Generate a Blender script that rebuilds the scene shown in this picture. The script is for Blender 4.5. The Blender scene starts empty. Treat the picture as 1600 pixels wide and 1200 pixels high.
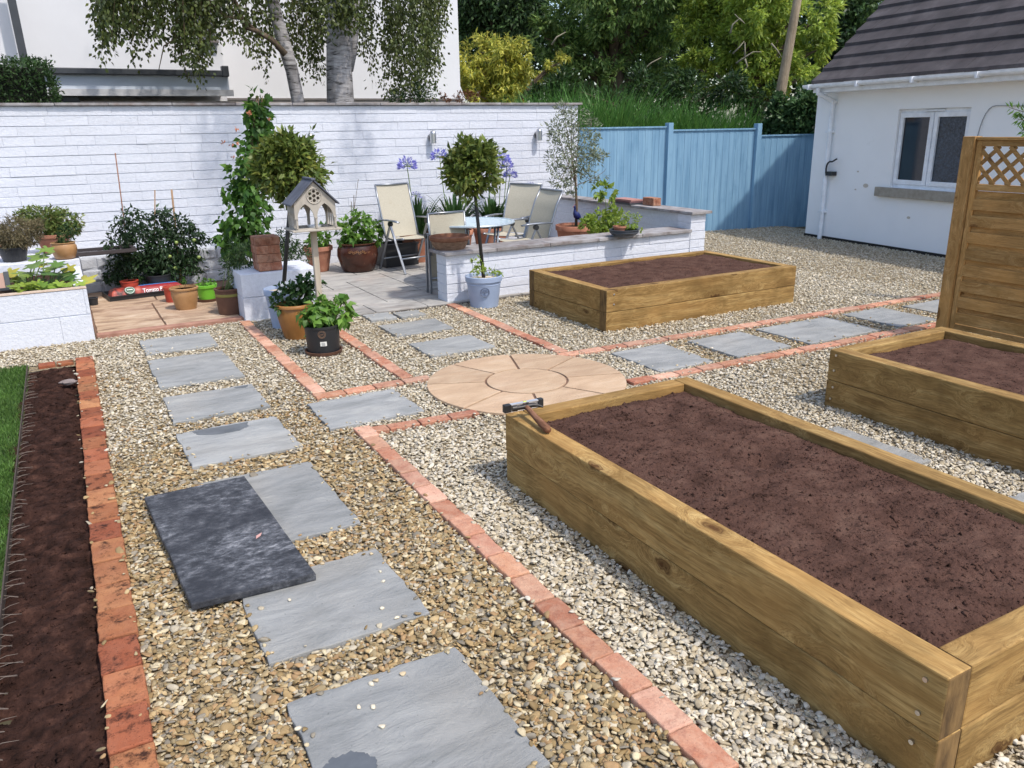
import bpy, bmesh, math, random
import numpy as np
from mathutils import Vector, Matrix
R = math.radians
random.seed(7); rng = np.random.default_rng(7)
C = bpy.context.scene.collection
# ------------------------------------------------------------------ camera, sky, sun
F_PX, PITCH, ROLL, CAM_H, YAW = 1254.2, R(17.653), R(-0.995), 1.7413, R(28.9)
scn = bpy.context.scene
def cam_axes():
    f = Vector((math.sin(YAW)*math.cos(PITCH), math.cos(YAW)*math.cos(PITCH), -math.sin(PITCH)))
    rt = Vector((math.cos(YAW), -math.sin(YAW), 0)); up = rt.cross(f)
    return math.cos(ROLL)*rt+math.sin(ROLL)*up, -math.sin(ROLL)*rt+math.cos(ROLL)*up, f
RT, UP, FW = cam_axes(); EYE = Vector((0, 0, CAM_H))
cd = bpy.data.cameras.new('camera'); cam = bpy.data.objects.new('camera', cd); C.objects.link(cam)
cd.sensor_width = 36; cd.lens = F_PX/1600*36; cd.clip_start = .05; cd.clip_end = 500
cam.matrix_world = Matrix(((RT.x, UP.x, -FW.x, 0), (RT.y, UP.y, -FW.y, 0), (RT.z, UP.z, -FW.z, CAM_H), (0, 0, 0, 1)))
scn.camera = cam
SUN = Vector((.23, -.60, 1.0)).normalized()
w = bpy.data.worlds.new('World'); scn.world = w; w.use_nodes = True
nt = w.node_tree; bg = nt.nodes['Background']; sk = nt.nodes.new('ShaderNodeTexSky')
sk.sky_type = 'NISHITA'; sk.sun_disc = False; sk.sun_elevation = math.asin(SUN.z); sk.sun_rotation = math.atan2(SUN.x, SUN.y)
sk.air_density = 1.0; sk.dust_density = 2.0; sk.ozone_density = 1.0
nt.links.new(sk.outputs[0], bg.inputs[0]); bg.inputs[1].default_value = .15
sl = bpy.data.lights.new('sun', 'SUN'); sl.energy = 2.0; sl.angle = R(1.5); sl.color = (1, .95, .88)
so = bpy.data.objects.new('sun', sl); C.objects.link(so); so.rotation_euler = SUN.to_track_quat('Z', 'Y').to_euler(); so.location = (0, 0, 12)
scn.view_settings.view_transform = 'Standard'; scn.view_settings.look = 'None'; scn.view_settings.exposure = .76
scn.cycles.max_bounces = 6; scn.cycles.transparent_max_bounces = 8
# ------------------------------------------------------------------ survey helpers: where the sight lines of the photo meet the garden
def ray(px, py): return FW + RT*((px-800)/F_PX) + UP*((600-py)/F_PX)
def G(px, py, z=0.0):
    d = ray(px, py); t = (z-CAM_H)/d.z; return EYE + d*t
def PY(px, py, Y):
    d = ray(px, py); return EYE + d*(Y/d.y)
def PX(px, py, X):
    d = ray(px, py); return EYE + d*(X/d.x)
def PD(px, py, D):
    d = ray(px, py); return EYE + d*(D/math.hypot(d.x, d.y))
def PL(px, py, A, B):
    d = ray(px, py); n = Vector((-(B[1]-A[1]), B[0]-A[0], 0)); A = Vector((A[0], A[1], 0))
    return EYE + d*((A-EYE).dot(n)/d.dot(n))
def ZAT(base, px, py):           # height above ground seen at a pixel, over a point of the ground
    v = Vector((base[0], base[1], 0)); d = ray(px, py); n = v.normalized()
    return (EYE + d*(v.length/d.dot(n))).z
def mpp(p): return (Vector(p)-EYE).dot(FW)/F_PX     # metres per photo pixel at a point
def lin(r, g, b, a=1):
    f = lambda c: (c/255/12.92) if c <= 10 else ((c/255+.055)/1.055)**2.4
    q = (f(r), f(g), f(b)); y = .3*q[0]+.55*q[1]+.15*q[2]; s = .92
    return (y+(q[0]-y)*s, y+(q[1]-y)*s, y+(q[2]-y)*s, a)
# ------------------------------------------------------------------ scene objects
def tag(o, label=None, cat=None, group=None, kind=None):
    if label: o['label'] = label
    if cat: o['category'] = cat
    if group: o['group'] = group
    if kind: o['kind'] = kind
    return o
def thing(name, label, cat, loc=(0, 0, 0), rz=0, group=None):
    o = bpy.data.objects.new(name, None); C.objects.link(o); o.empty_display_size = .1
    o.location = loc; o.rotation_euler = (0, 0, rz)
    return tag(o, label, cat, group)
def copy_tree(o, parent=None):
    c = o.copy(); C.objects.link(c); c.parent = parent
    for ch in list(o.children): copy_tree(ch, c)
    return c
def link_mesh(name, me, m, parent=None, local=False, smooth=False):
    if m is not None: me.materials.append(m)
    if smooth: me.polygons.foreach_set('use_smooth', [True]*len(me.polygons))
    o = bpy.data.objects.new(name, me); C.objects.link(o)
    if parent is not None:
        o.parent = parent
        if not local:
            off = Vector((0, 0, 0)); q = parent
            while q is not None: off += q.location; q = q.parent
            n = len(me.vertices); co = np.empty(n*3, np.float32); me.vertices.foreach_get('co', co)
            co = co.reshape(-1, 3)-np.array(off, np.float32); me.vertices.foreach_set('co', co.ravel())
    elif not local and len(me.vertices):
        n = len(me.vertices); co = np.empty(n*3, np.float32); me.vertices.foreach_get('co', co); co = co.reshape(-1, 3)
        lo, hi = co.min(0), co.max(0); off = np.array([(lo[0]+hi[0])/2, (lo[1]+hi[1])/2, lo[2]], np.float32)
        if np.abs(hi-lo)[:2].max() < 40: me.vertices.foreach_set('co', (co-off).ravel()); o.location = [float(q) for q in off]
    me.update(); return o
def fast_obj(name, V, F, m, parent=None, local=False, smooth=False, col=None, label=None, cat=None, group=None, kind=None):
    V = np.asarray(V, np.float32); F = np.asarray(F, np.int32); k = F.shape[1]
    me = bpy.data.meshes.new(name); me.vertices.add(len(V)); me.vertices.foreach_set('co', V.ravel())
    me.loops.add(F.size); me.loops.foreach_set('vertex_index', F.ravel())
    me.polygons.add(len(F)); me.polygons.foreach_set('loop_start', np.arange(0, F.size, k, dtype=np.int32))
    me.polygons.foreach_set('loop_total', np.full(len(F), k, np.int32)); me.update(calc_edges=True)
    if col is not None:
        a = me.color_attributes.new('Col', 'FLOAT_COLOR', 'POINT'); a.data.foreach_set('color', np.asarray(col, np.float32).ravel())
    return tag(link_mesh(name, me, m, parent, local, smooth), label, cat, group, kind)
class MB:
    def __init__(s): s.v = []; s.f = []
    def add(s, V, F):
        b = len(s.v); s.v += [tuple(p) for p in V]; s.f += [tuple(i+b for i in f) for f in F]; return s
    def box(s, x0, x1, y0, y1, z0, z1, M=None):
        P = [Vector(p) for p in ((x0, y0, z0), (x1, y0, z0), (x1, y1, z0), (x0, y1, z0), (x0, y0, z1), (x1, y0, z1), (x1, y1, z1), (x0, y1, z1))]
        if M is not None: P = [M @ p for p in P]
        return s.add(P, [(0, 3, 2, 1), (4, 5, 6, 7), (0, 1, 5, 4), (1, 2, 6, 5), (2, 3, 7, 6), (3, 0, 4, 7)])
    def bar(s, a, b, w_, h_, up=(0, 0, 1)):
        a = Vector(a); b = Vector(b); d = (b-a); L = d.length; d.normalize(); u = Vector(up)
        if abs(d.dot(u)) > .98: u = Vector((0, 1, 0))
        x = d.cross(u).normalized(); y = x.cross(d)
        P = [a+x*i*w_/2+y*j*h_/2+d*k*L for k in (0, 1) for i, j in ((-1, -1), (1, -1), (1, 1), (-1, 1))]
        return s.add(P, [(0, 1, 2, 3), (7, 6, 5, 4), (0, 4, 5, 1), (1, 5, 6, 2), (2, 6, 7, 3), (3, 7, 4, 0)])
    def tube(s, pts, rad, n=8, cap=True):
        pts = [Vector(p) for p in pts]
        if not hasattr(rad, '__len__'): rad = [rad]*len(pts)
        V = []; F = []; pu = None
        for i, p in enumerate(pts):
            d = (pts[min(i+1, len(pts)-1)]-pts[max(i-1, 0)]).normalized()
            if pu is None: u = d.cross(Vector((0, 0, 1)) if abs(d.z) < .95 else Vector((1, 0, 0))).normalized()
            else: u = (pu-d*pu.dot(d)).normalized()
            pu = u; v = d.cross(u)
            for k in range(n):
                a = 2*math.pi*k/n; V.append(p+(u*math.cos(a)+v*math.sin(a))*rad[i])
        for i in range(len(pts)-1):
            for k in range(n): F.append((i*n+k, i*n+(k+1) % n, (i+1)*n+(k+1) % n, (i+1)*n+k))
        if cap: F.append(tuple(range(n-1, -1, -1))); F.append(tuple((len(pts)-1)*n+k for k in range(n)))
        return s.add(V, F)
    def lathe(s, prof, c=(0, 0, 0), n=40, M=None):
        V = []; F = []; c = Vector(c)
        for r, z in prof:
            for k in range(n):
                a = 2*math.pi*k/n; p = Vector((r*math.cos(a), r*math.sin(a), z))
                V.append((M @ p if M is not None else p)+c)
        for i in range(len(prof)-1):
            for k in range(n): F.append((i*n+k, i*n+(k+1) % n, (i+1)*n+(k+1) % n, (i+1)*n+k))
        if prof[0][0] > 1e-4: F.append(tuple(range(n-1, -1, -1)))
        if prof[-1][0] > 1e-4: F.append(tuple((len(prof)-1)*n+k for k in range(n)))
        return s.add(V, F)
    def prism(s, poly, z0, z1):
        n = len(poly); V = [(p[0], p[1], z0) for p in poly]+[(p[0], p[1], z1) for p in poly]
        return s.add(V, [tuple(range(n-1, -1, -1)), tuple(range(n, 2*n))]+[(i, (i+1) % n, n+(i+1) % n, n+i) for i in range(n)])
    def obj(s, name, m, parent=None, local=False, smooth=False, bevel=0, label=None, cat=None, group=None, kind=None, auto=None):
        me = bpy.data.meshes.new(name); me.from_pydata([tuple(p) for p in s.v], [], s.f)
        bm = bmesh.new(); bm.from_mesh(me); bmesh.ops.recalc_face_normals(bm, faces=bm.faces); bm.to_mesh(me); bm.free()
        o = link_mesh(name, me, m, parent, local, smooth)
        if auto is not None:
            me.polygons.foreach_set('use_smooth', [True]*len(me.polygons))
            me.set_sharp_from_angle(angle=R(auto))
        if bevel:
            b = o.modifiers.new('bevel', 'BEVEL'); b.width = bevel; b.segments = 2; b.limit_method = 'ANGLE'; b.angle_limit = R(40)
        return tag(o, label, cat, group, kind)
# ------------------------------------------------------------------ numpy noise
def _hash(ix, iy, iz, seed):
    h = (ix*374761393+iy*668265263+iz*2147483647+seed*974634541) & 0xffffffff
    h = ((h ^ (h >> 13))*1274126177) & 0xffffffff
    return ((h ^ (h >> 16)) & 0xffff)/65535.0
def vnoise(P, seed=0):
    P = np.asarray(P, float); I = np.floor(P).astype(np.int64); f = P-I; f = f*f*(3-2*f); o = 0
    for dx in (0, 1):
        for dy in (0, 1):
            for dz in (0, 1):
                wt = (f[:, 0] if dx else 1-f[:, 0])*(f[:, 1] if dy else 1-f[:, 1])*(f[:, 2] if dz else 1-f[:, 2])
                o = o+wt*_hash(I[:, 0]+dx, I[:, 1]+dy, I[:, 2]+dz, seed)
    return o
def fbm(P, sc, octv=4, seed=0):
    P = np.asarray(P, float)*sc; o = 0; a = 1; t = 0
    for k in range(octv): o = o+a*vnoise(P*(2**k), seed+k); t += a; a *= .5
    return o/t-.5
# ------------------------------------------------------------------ materials
def new_mat(name):
    m = bpy.data.materials.new(name); m.use_nodes = True; return m, m.node_tree, m.node_tree.nodes['Principled BSDF']
def nd(t, typ, **kw):
    n = t.nodes.new('ShaderNode'+typ)
    for k, v in kw.items(): setattr(n, k, v)
    return n
def coords(t, stretch=(1, 1, 1), rot=(0, 0, 0), objrand=False):
    tc = nd(t, 'TexCoord'); mp = nd(t, 'Mapping'); mp.inputs['Scale'].default_value = stretch; mp.inputs['Rotation'].default_value = rot
    t.links.new(tc.outputs['Object'], mp.inputs['Vector'])
    if objrand:
        oi = nd(t, 'ObjectInfo'); cx = nd(t, 'CombineXYZ'); mu = nd(t, 'Math', operation='MULTIPLY'); mu.inputs[1].default_value = 37.
        t.links.new(oi.outputs['Random'], mu.inputs[0])
        for i in range(3): t.links.new(mu.outputs[0], cx.inputs[i])
        t.links.new(cx.outputs[0], mp.inputs['Location'])
    return mp.outputs[0]
def noise(t, vec, scale, detail=6, rough=.55, dist=0):
    n = nd(t, 'TexNoise'); n.inputs['Scale'].default_value = scale; n.inputs['Detail'].default_value = detail
    n.inputs['Roughness'].default_value = rough; n.inputs['Distortion'].default_value = dist; t.links.new(vec, n.inputs['Vector']); return n.outputs['Fac']
def ramp(t, fac, stops):
    r = nd(t, 'ValToRGB'); e = r.color_ramp.elements
    while len(e) < len(stops): e.new(.5)
    for i, (p, c) in enumerate(stops): e[i].position = p; e[i].color = c if len(c) == 4 else (*c, 1)
    t.links.new(fac, r.inputs[0]); return r.outputs[0]
def mix(t, fac, a, b, mode='MIX'):
    m = nd(t, 'Mix', data_type='RGBA', blend_type=mode)
    for s, x in ((m.inputs[0], fac), (m.inputs[6], a), (m.inputs[7], b)):
        if hasattr(x, 'links'): t.links.new(x, s)
        elif s is m.inputs[0]: s.default_value = x
        else: s.default_value = x if len(x) == 4 else (*x, 1)
    return m.outputs[2]
def bump(t, p, h, strength=.3, dist=.01, prev=None):
    b = nd(t, 'Bump'); b.inputs['Strength'].default_value = strength; b.inputs['Distance'].default_value = dist
    t.links.new(h, b.inputs['Height'])
    if prev is not None: t.links.new(prev, b.inputs['Normal'])
    t.links.new(b.outputs[0], p.inputs['Normal']); return b.outputs[0]
def surf(name, stops, scale=4, stretch=(1, 1, 1), rough=.8, b=.3, bs=40, bd=.005, detail=6, vary=0, spots=None, objrand=True, metal=0, spec=.4, dist=0):
    m, t, p = new_mat(name); v = coords(t, stretch, objrand=objrand)
    c = ramp(t, noise(t, v, scale, detail, .6, dist), stops)
    if spots:
        sc, lo, hi, colr, amt = spots
        f = ramp(t, noise(t, coords(t, objrand=objrand), sc, 5, .65), [(lo, (0, 0, 0)), (hi, (amt, amt, amt))])
        c = mix(t, f, c, colr)
    if vary:
        oi = nd(t, 'ObjectInfo'); hs = nd(t, 'HueSaturation'); mr = nd(t, 'MapRange'); mr.inputs[3].default_value = 1-vary; mr.inputs[4].default_value = 1+vary
        t.links.new(oi.outputs['Random'], mr.inputs[0]); t.links.new(mr.outputs[0], hs.inputs['Value']); t.links.new(c, hs.inputs['Color']); c = hs.outputs[0]
    t.links.new(c, p.inputs['Base Color']); p.inputs['Roughness'].default_value = rough; p.inputs['Metallic'].default_value = metal
    p.inputs['Specular IOR Level'].default_value = spec
    if b: bump(t, p, noise(t, coords(t, stretch, objrand=objrand), bs, 6, .6), b, bd)
    return m
def plain(name, c, rough=.5, metal=0, b=0, spec=.5, bs=60):
    c = np.array(c[:3]); return surf(name, [(.3, tuple(c*.88)), (.7, tuple(np.minimum(c*1.1, 1)))], 9, rough=rough, b=b, bs=bs, metal=metal, spec=spec, bd=.002)
def leaf_mat(name, cols, trans=.35, rough=.45, back=None):
    m, t, p = new_mat(name); g = nd(t, 'NewGeometry')
    c = ramp(t, g.outputs['Random Per Island'], [(i/max(1, len(cols)-1), q) for i, q in enumerate(cols)])
    n = noise(t, coords(t), 2.2, 3); c2 = nd(t, 'HueSaturation'); mr = nd(t, 'MapRange'); mr.inputs[3].default_value = .65; mr.inputs[4].default_value = 1.35
    mr.inputs[1].default_value = .3; mr.inputs[2].default_value = .7
    t.links.new(n, mr.inputs[0]); t.links.new(mr.outputs[0], c2.inputs['Value']); t.links.new(c, c2.inputs['Color']); c = c2.outputs[0]
    t.links.new(c, p.inputs['Base Color']); p.inputs['Roughness'].default_value = rough; p.inputs['Specular IOR Level'].default_value = .35
    tr = nd(t, 'BsdfTranslucent'); ms = nd(t, 'MixShader'); ms.inputs[0].default_value = trans
    hs = nd(t, 'HueSaturation'); hs.inputs['Value'].default_value = 1.3; hs.inputs['Hue'].default_value = .48; t.links.new(c, hs.inputs['Color']); t.links.new(hs.outputs[0], tr.inputs[0])
    t.links.new(p.outputs[0], ms.inputs[1]); t.links.new(tr.outputs[0], ms.inputs[2])
    t.links.new(ms.outputs[0], t.nodes['Material Output'].inputs[0]); return m
def wood_mat(name, stops, axis=0, grain=22, knots=True, vary=.12, b=.35, rough=.78, sc=1.0):
    m, t, p = new_mat(name); st = [grain*.55]*3; st[axis] = .7; base = np.array(stops[0][1][:3])
    def at(s_): return coords(t, s_, objrand=True)
    def off(vec, fac, amt):
        sv = nd(t, 'VectorMath', operation='SCALE'); sv.inputs[0].default_value = [amt if i != axis else 0 for i in range(3)]; t.links.new(fac, sv.inputs['Scale'])
        av = nd(t, 'VectorMath', operation='ADD'); t.links.new(vec, av.inputs[0]); t.links.new(sv.outputs[0], av.inputs[1]); return av.outputs[0]
    kf = None
    if knots:
        st3 = [5.2]*3; st3[axis] = 2.1
        vo = nd(t, 'TexVoronoi'); vo.inputs['Scale'].default_value = 1.0; vo.inputs['Randomness'].default_value = 1
        nz = noise(t, coords(t, objrand=True), 14, 3); t.links.new(off(at(st3), nz, .35), vo.inputs['Vector'])
        kf = ramp(t, vo.outputs['Distance'], [(.0, (1, 1, 1)), (.42, (0, 0, 0))])
    wv = at(st); wob = noise(t, coords(t, (1, 1, 1), objrand=True), 1.6, 3); wv = off(wv, wob, 1.6)
    if kf is not None: wv = off(wv, kf, 2.0)
    n1 = noise(t, wv, 1.5*sc, 8, .68, .25); c = ramp(t, n1, stops)
    s2 = nd(t, 'VectorMath', operation='MULTIPLY'); k2 = [4.2]*3; k2[axis] = 2.6; s2.inputs[1].default_value = k2; t.links.new(wv, s2.inputs[0])
    n2 = noise(t, s2.outputs[0], 1.8*sc, 5, .65); c = mix(t, ramp(t, n2, [(.42, (0, 0, 0)), (.66, (.6, .6, .6))]), c, tuple(base*.62))
    s3 = nd(t, 'VectorMath', operation='MULTIPLY'); k3 = [11]*3; k3[axis] = 9; s3.inputs[1].default_value = k3; t.links.new(wv, s3.inputs[0])
    n3 = noise(t, s3.outputs[0], 1.6*sc, 3, .6); c = mix(t, ramp(t, n3, [(.5, (0, 0, 0)), (.7, (.5, .5, .5))]), c, tuple(base*.5))
    big = noise(t, coords(t, objrand=True), 3.4, 4, .6); c = mix(t, ramp(t, big, [(.46, (0, 0, 0)), (.66, (.5, .5, .5))]), c, tuple(base*np.array((.62, .64, .56))))
    c = mix(t, ramp(t, noise(t, coords(t, objrand=True), 2.1, 2), [(.55, (0, 0, 0)), (.72, (.3, .3, .3))]), c, tuple(np.minimum(base*2.2, 1)))
    h = n2
    if knots:
        k = ramp(t, vo.outputs['Distance'], [(.05, (.95, .95, .95)), (.085, (.55, .55, .55)), (.10, (.9, .9, .9)), (.135, (.15, .15, .15)), (.24, (0, 0, 0))])
        c = mix(t, k, c, tuple(base*np.array((.36, .28, .24))))
    if vary:
        oi = nd(t, 'ObjectInfo'); hs = nd(t, 'HueSaturation'); mr = nd(t, 'MapRange'); mr.inputs[3].default_value = 1-vary; mr.inputs[4].default_value = 1+vary
        t.links.new(oi.outputs['Random'], mr.inputs[0]); t.links.new(mr.outputs[0], hs.inputs['Value']); t.links.new(c, hs.inputs['Color']); c = hs.outputs[0]
    t.links.new(c, p.inputs['Base Color']); p.inputs['Roughness'].default_value = rough; p.inputs['Specular IOR Level'].default_value = .2
    b1 = bump(t, p, n3, b, .003); bump(t, p, h, b, .004, b1); return m
def brick_mat(name, cols, dark=lin(70, 38, 30), amt=.5, dust=.4):
    m, t, p = new_mat(name); oi = nd(t, 'ObjectInfo')
    c = ramp(t, oi.outputs['Random'], [(i/(len(cols)-1), q) for i, q in enumerate(cols)])
    v = coords(t, objrand=True)
    c = mix(t, ramp(t, noise(t, v, 9, 6, .7), [(.35, (0, 0, 0)), (.7, (.6, .6, .6))]), c, tuple(np.array(cols[0])*.84))
    c = mix(t, ramp(t, noise(t, v, 13, 7, .7, .5), [(.42, (0, 0, 0)), (.68, (dust, dust, dust))]), c, lin(212, 178, 150))
    c = mix(t, ramp(t, noise(t, v, 17, 6, .75), [(.52, (0, 0, 0)), (.66, (amt, amt, amt))]), c, dark)
    vo = nd(t, 'TexVoronoi'); vo.inputs['Scale'].default_value = 95; t.links.new(v, vo.inputs['Vector'])
    c = mix(t, ramp(t, vo.outputs['Distance'], [(.12, (.6, .6, .6)), (.2, (0, 0, 0))]), c, dark)
    t.links.new(c, p.inputs['Base Color']); p.inputs['Roughness'].default_value = .95; p.inputs['Specular IOR Level'].default_value = .15
    hv = nd(t, 'HueSaturation'); mr = nd(t, 'MapRange'); mr.inputs[3].default_value = .8; mr.inputs[4].default_value = 1.16
    fr = nd(t, 'Math', operation='FRACT'); mm = nd(t, 'Math', operation='MULTIPLY'); mm.inputs[1].default_value = 7.31; t.links.new(oi.outputs['Random'], mm.inputs[0]); t.links.new(mm.outputs[0], fr.inputs[0]); t.links.new(fr.outputs[0], mr.inputs[0])
    t.links.new(mr.outputs[0], hv.inputs['Value']); t.links.new(c, hv.inputs['Color']); t.links.new(hv.outputs[0], p.inputs['Base Color'])
    n1 = bump(t, p, noise(t, v, 12, 5, .6), .5, .012); bump(t, p, noise(t, v, 70, 6, .75), .9, .006, n1); return m
def col_mat(name, rough=.8, nsc=120, trans=0):
    m, t, p = new_mat(name); a = nd(t, 'VertexColor', layer_name='Col')
    c = mix(t, ramp(t, noise(t, coords(t), nsc, 4, .6), [(.3, (.6, .6, .6)), (.7, (1, 1, 1))]), a.outputs[0], a.outputs[0], 'MULTIPLY')
    c = mix(t, ramp(t, noise(t, coords(t), nsc, 4, .6), [(.35, (0, 0, 0)), (.7, (.35, .35, .35))]), a.outputs[0], lin(120, 100, 75))
    t.links.new(c, p.inputs['Base Color']); p.inputs['Roughness'].default_value = rough; p.inputs['Specular IOR Level'].default_value = .3; return m
M = {}
def painted_wall(name, base, dirt=.25):
    m, t, p = new_mat(name); v = coords(t)
    c = ramp(t, noise(t, v, 26, 6, .7), [(.25, tuple(np.array(base)*.88)), (.6, base)])
    c = mix(t, ramp(t, noise(t, v, 1.1, 5, .6), [(.5, (0, 0, 0)), (.8, (dirt, dirt, dirt))]), c, tuple(np.array(base)*np.array((.8, .8, .82))))
    vo = noise(t, v, 95, 3, .6); c = mix(t, ramp(t, vo, [(.63, (0, 0, 0)), (.72, (.5, .5, .5))]), c, (.3, .3, .32))
    t.links.new(c, p.inputs['Base Color']); p.inputs['Roughness'].default_value = .85; p.inputs['Specular IOR Level'].default_value = .2
    b1 = bump(t, p, noise(t, v, 34, 7, .7), .7, .012); return m
M['block'] = painted_wall('white_painted_block', (.67, .69, .745))
M['rubble'] = painted_wall('painted_rubble', (.50, .52, .56), .5)
M['render'] = surf('white_render', [(.3, (.87, .87, .87)), (.7, (.9, .9, .9))], 2.5, rough=.9, b=.15, bs=90, bd=.004, spots=(5, .63, .78, (.55, .53, .5), .3))
M['nb_render'] = surf('pale_render', [(.3, (.68, .68, .69)), (.7, (.73, .73, .74))], 1.2, rough=.9, b=.1, bs=60, spots=(.9, .6, .8, (.55, .53, .52), .35))
M['coping'] = surf('slate_coping', [(.3, lin(112, 102, 98)), (.55, lin(150, 146, 145)), (.8, lin(172, 170, 172))], 7, rough=.85, b=.5, bs=25, vary=.12, spots=(4, .55, .75, lin(120, 85, 70), .6))
M['sleeper'] = {a: wood_mat('sleeper_wood_'+'xyz'[a], [(.28, lin(128, 94, 46)), (.5, lin(170, 134, 74)), (.72, lin(202, 170, 106))], a) for a in (0, 1, 2)}
M['endgrain'] = surf('end_grain', [(.3, lin(80, 58, 28)), (.7, lin(138, 106, 58))], 30, (1, 1, .3), rough=.9, b=.4, bs=70)
M['panelwood'] = {a: wood_mat('panel_wood_'+'xyz'[a], [(.3, lin(160, 116, 58)), (.5, lin(188, 142, 80)), (.75, lin(210, 170, 108))], a, vary=.16, sc=1.3) for a in (1, 2)}
M['soil'] = surf('red_brown_soil', [(.25, lin(62, 43, 35)), (.5, lin(87, 62, 52)), (.8, lin(106, 80, 67))], 9, rough=1, b=.9, bs=75, bd=.012, detail=9, spec=.08, spots=(42, .57, .66, lin(28, 19, 16), .85))  # the near-black spots paint in the small shadows of the crumbs
M['dark_soil'] = surf('dark_moist_soil', [(.3, lin(30, 19, 15)), (.55, lin(58, 38, 31)), (.8, lin(90, 62, 50))], 15, rough=1, b=.9, bs=60, bd=.012, detail=8, spec=.1)
M['compost'] = surf('compost', [(.3, lin(30, 22, 16)), (.7, lin(74, 54, 38))], 40, rough=1, b=.8, bs=90, spec=.1)
def slab_mat(name, a, b_, c_, warm):
    m, t, p = new_mat(name); v = coords(t, (1, 2.6, 1), (0, 0, .35), objrand=True)
    n = noise(t, v, 3.2, 8, .62, .5); c = ramp(t, n, [(.28, a), (.5, b_), (.72, c_)])
    c = mix(t, ramp(t, noise(t, coords(t, objrand=True), 1.7, 3), [(.5, (0, 0, 0)), (.78, (.4, .4, .4))]), c, warm)
    c = mix(t, ramp(t, noise(t, coords(t, objrand=True), 60, 2), [(.70, (0, 0, 0)), (.76, (.5, .5, .5))]), c, tuple(np.array(a[:3])*.45))
    oi = nd(t, 'ObjectInfo'); hs = nd(t, 'HueSaturation'); mr = nd(t, 'MapRange'); mr.inputs[3].default_value = .9; mr.inputs[4].default_value = 1.08
    t.links.new(oi.outputs['Random'], mr.inputs[0]); t.links.new(mr.outputs[0], hs.inputs['Value']); t.links.new(c, hs.inputs['Color'])
    t.links.new(hs.outputs[0], p.inputs['Base Color']); p.inputs['Roughness'].default_value = .78; p.inputs['Specular IOR Level'].default_value = .3
    r = noise(t, v, 5, 10, .72, .9); b1 = bump(t, p, r, .8, .018); bump(t, p, noise(t, coords(t, objrand=True), 60, 5, .7), .5, .003, b1); return m
M['slab'] = slab_mat('grey_sandstone', lin(124, 126, 124), lin(145, 146, 144), lin(164, 164, 160), lin(162, 155, 142))
M['patio'] = slab_mat('weathered_patio_stone', lin(128, 124, 118), lin(160, 156, 150), lin(182, 178, 170), lin(176, 150, 132))
M['buff'] = slab_mat('buff_sandstone', lin(172, 142, 112), lin(188, 158, 126), lin(200, 174, 144), lin(190, 158, 130))
M['alcove'] = slab_mat('worn_pink_stone', lin(112, 86, 66), lin(178, 150, 122), lin(202, 180, 154), lin(136, 98, 82))
M['joint'] = surf('mortar_joint', [(.3, lin(104, 78, 62)), (.7, lin(136, 106, 86))], 40, rough=1, b=.4)
M['grey_joint'] = surf('grey_mortar', [(.3, lin(70, 64, 58)), (.7, lin(104, 98, 90))], 40, rough=1, b=.4)
M['slate'] = None
def slate_mat():
    m, t, p = new_mat('dusty_slate_board'); v = coords(t, (1, 1.6, 1)); n = noise(t, v, 13, 13, .82, .15)
    c = ramp(t, n, [(.34, lin(30, 32, 37)), (.46, lin(52, 54, 59)), (.55, lin(96, 98, 103)), (.67, lin(166, 166, 168))])
    c = mix(t, ramp(t, noise(t, coords(t), 2.2, 3), [(.40, (.75, .75, .75)), (.58, (0, 0, 0))]), c, lin(38, 40, 47))
    t.links.new(c, p.inputs['Base Color']); p.inputs['Roughness'].default_value = .7; bump(t, p, noise(t, v, 22, 9, .75), .9, .01); return m
M['slate'] = slate_mat()
M['brick_salmon'] = brick_mat('salmon_brick', [lin(182, 120, 92), lin(192, 134, 104), lin(206, 160, 136), lin(176, 108, 82), lin(200, 146, 110), lin(208, 168, 146)], lin(140, 84, 70), .5, .5)
M['brick_border'] = brick_mat('orange_red_brick', [lin(144, 76, 50), lin(164, 96, 62), lin(182, 128, 82), lin(144, 70, 48), lin(174, 116, 72), lin(156, 86, 58)], lin(52, 32, 26), .95, .06)
M['brick_stack'] = brick_mat('reclaimed_brick', [lin(136, 78, 58), lin(156, 98, 72), lin(176, 122, 92), lin(146, 82, 60)], lin(70, 48, 38), .55, .4)
M['gravel'] = col_mat('gravel_stone', .75, 90)
M['gravel_base'] = surf('gravel_bed', [(.3, lin(92, 78, 56)), (.5, lin(138, 122, 92)), (.75, lin(180, 164, 134))], 70, rough=1, b=.9, bs=90, bd=.01, detail=3)
M['earth'] = surf('earth', [(.3, lin(60, 52, 38)), (.7, lin(86, 82, 52))], 3, rough=1)
M['grass_base'] = surf('turf', [(.3, lin(44, 62, 22)), (.7, lin(66, 92, 34))], 30, rough=1)
M['grass'] = leaf_mat('grass_blades', [lin(56, 92, 30), lin(82, 120, 44), lin(104, 140, 60), lin(66, 100, 36)], .3)
M['steel'] = plain('brushed_steel', (.55, .55, .56), .3, 1)
M['alu'] = plain('grey_aluminium', lin(150, 154, 160), .38, .8)
M['black'] = plain('black_plastic', (.018, .019, .021), .45)
M['dkgrey'] = plain('dark_grey', (.045, .05, .058), .5)
M['white_pvc'] = plain('white_plastic', (.82, .84, .87), .35)
M['sling'] = surf('beige_sling', [(.3, lin(168, 161, 142)), (.7, lin(186, 179, 160))], 60, (1, 1, 3), rough=.85, b=.25, bs=260, bd=.001, spots=(5, .62, .8, lin(150, 128, 96), .4))
M['terra'] = surf('terracotta', [(.3, lin(150, 94, 70)), (.7, lin(180, 122, 94))], 7, rough=.85, b=.2, bs=60, vary=.1, spots=(9, .58, .75, lin(206, 168, 140), .5))
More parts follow.
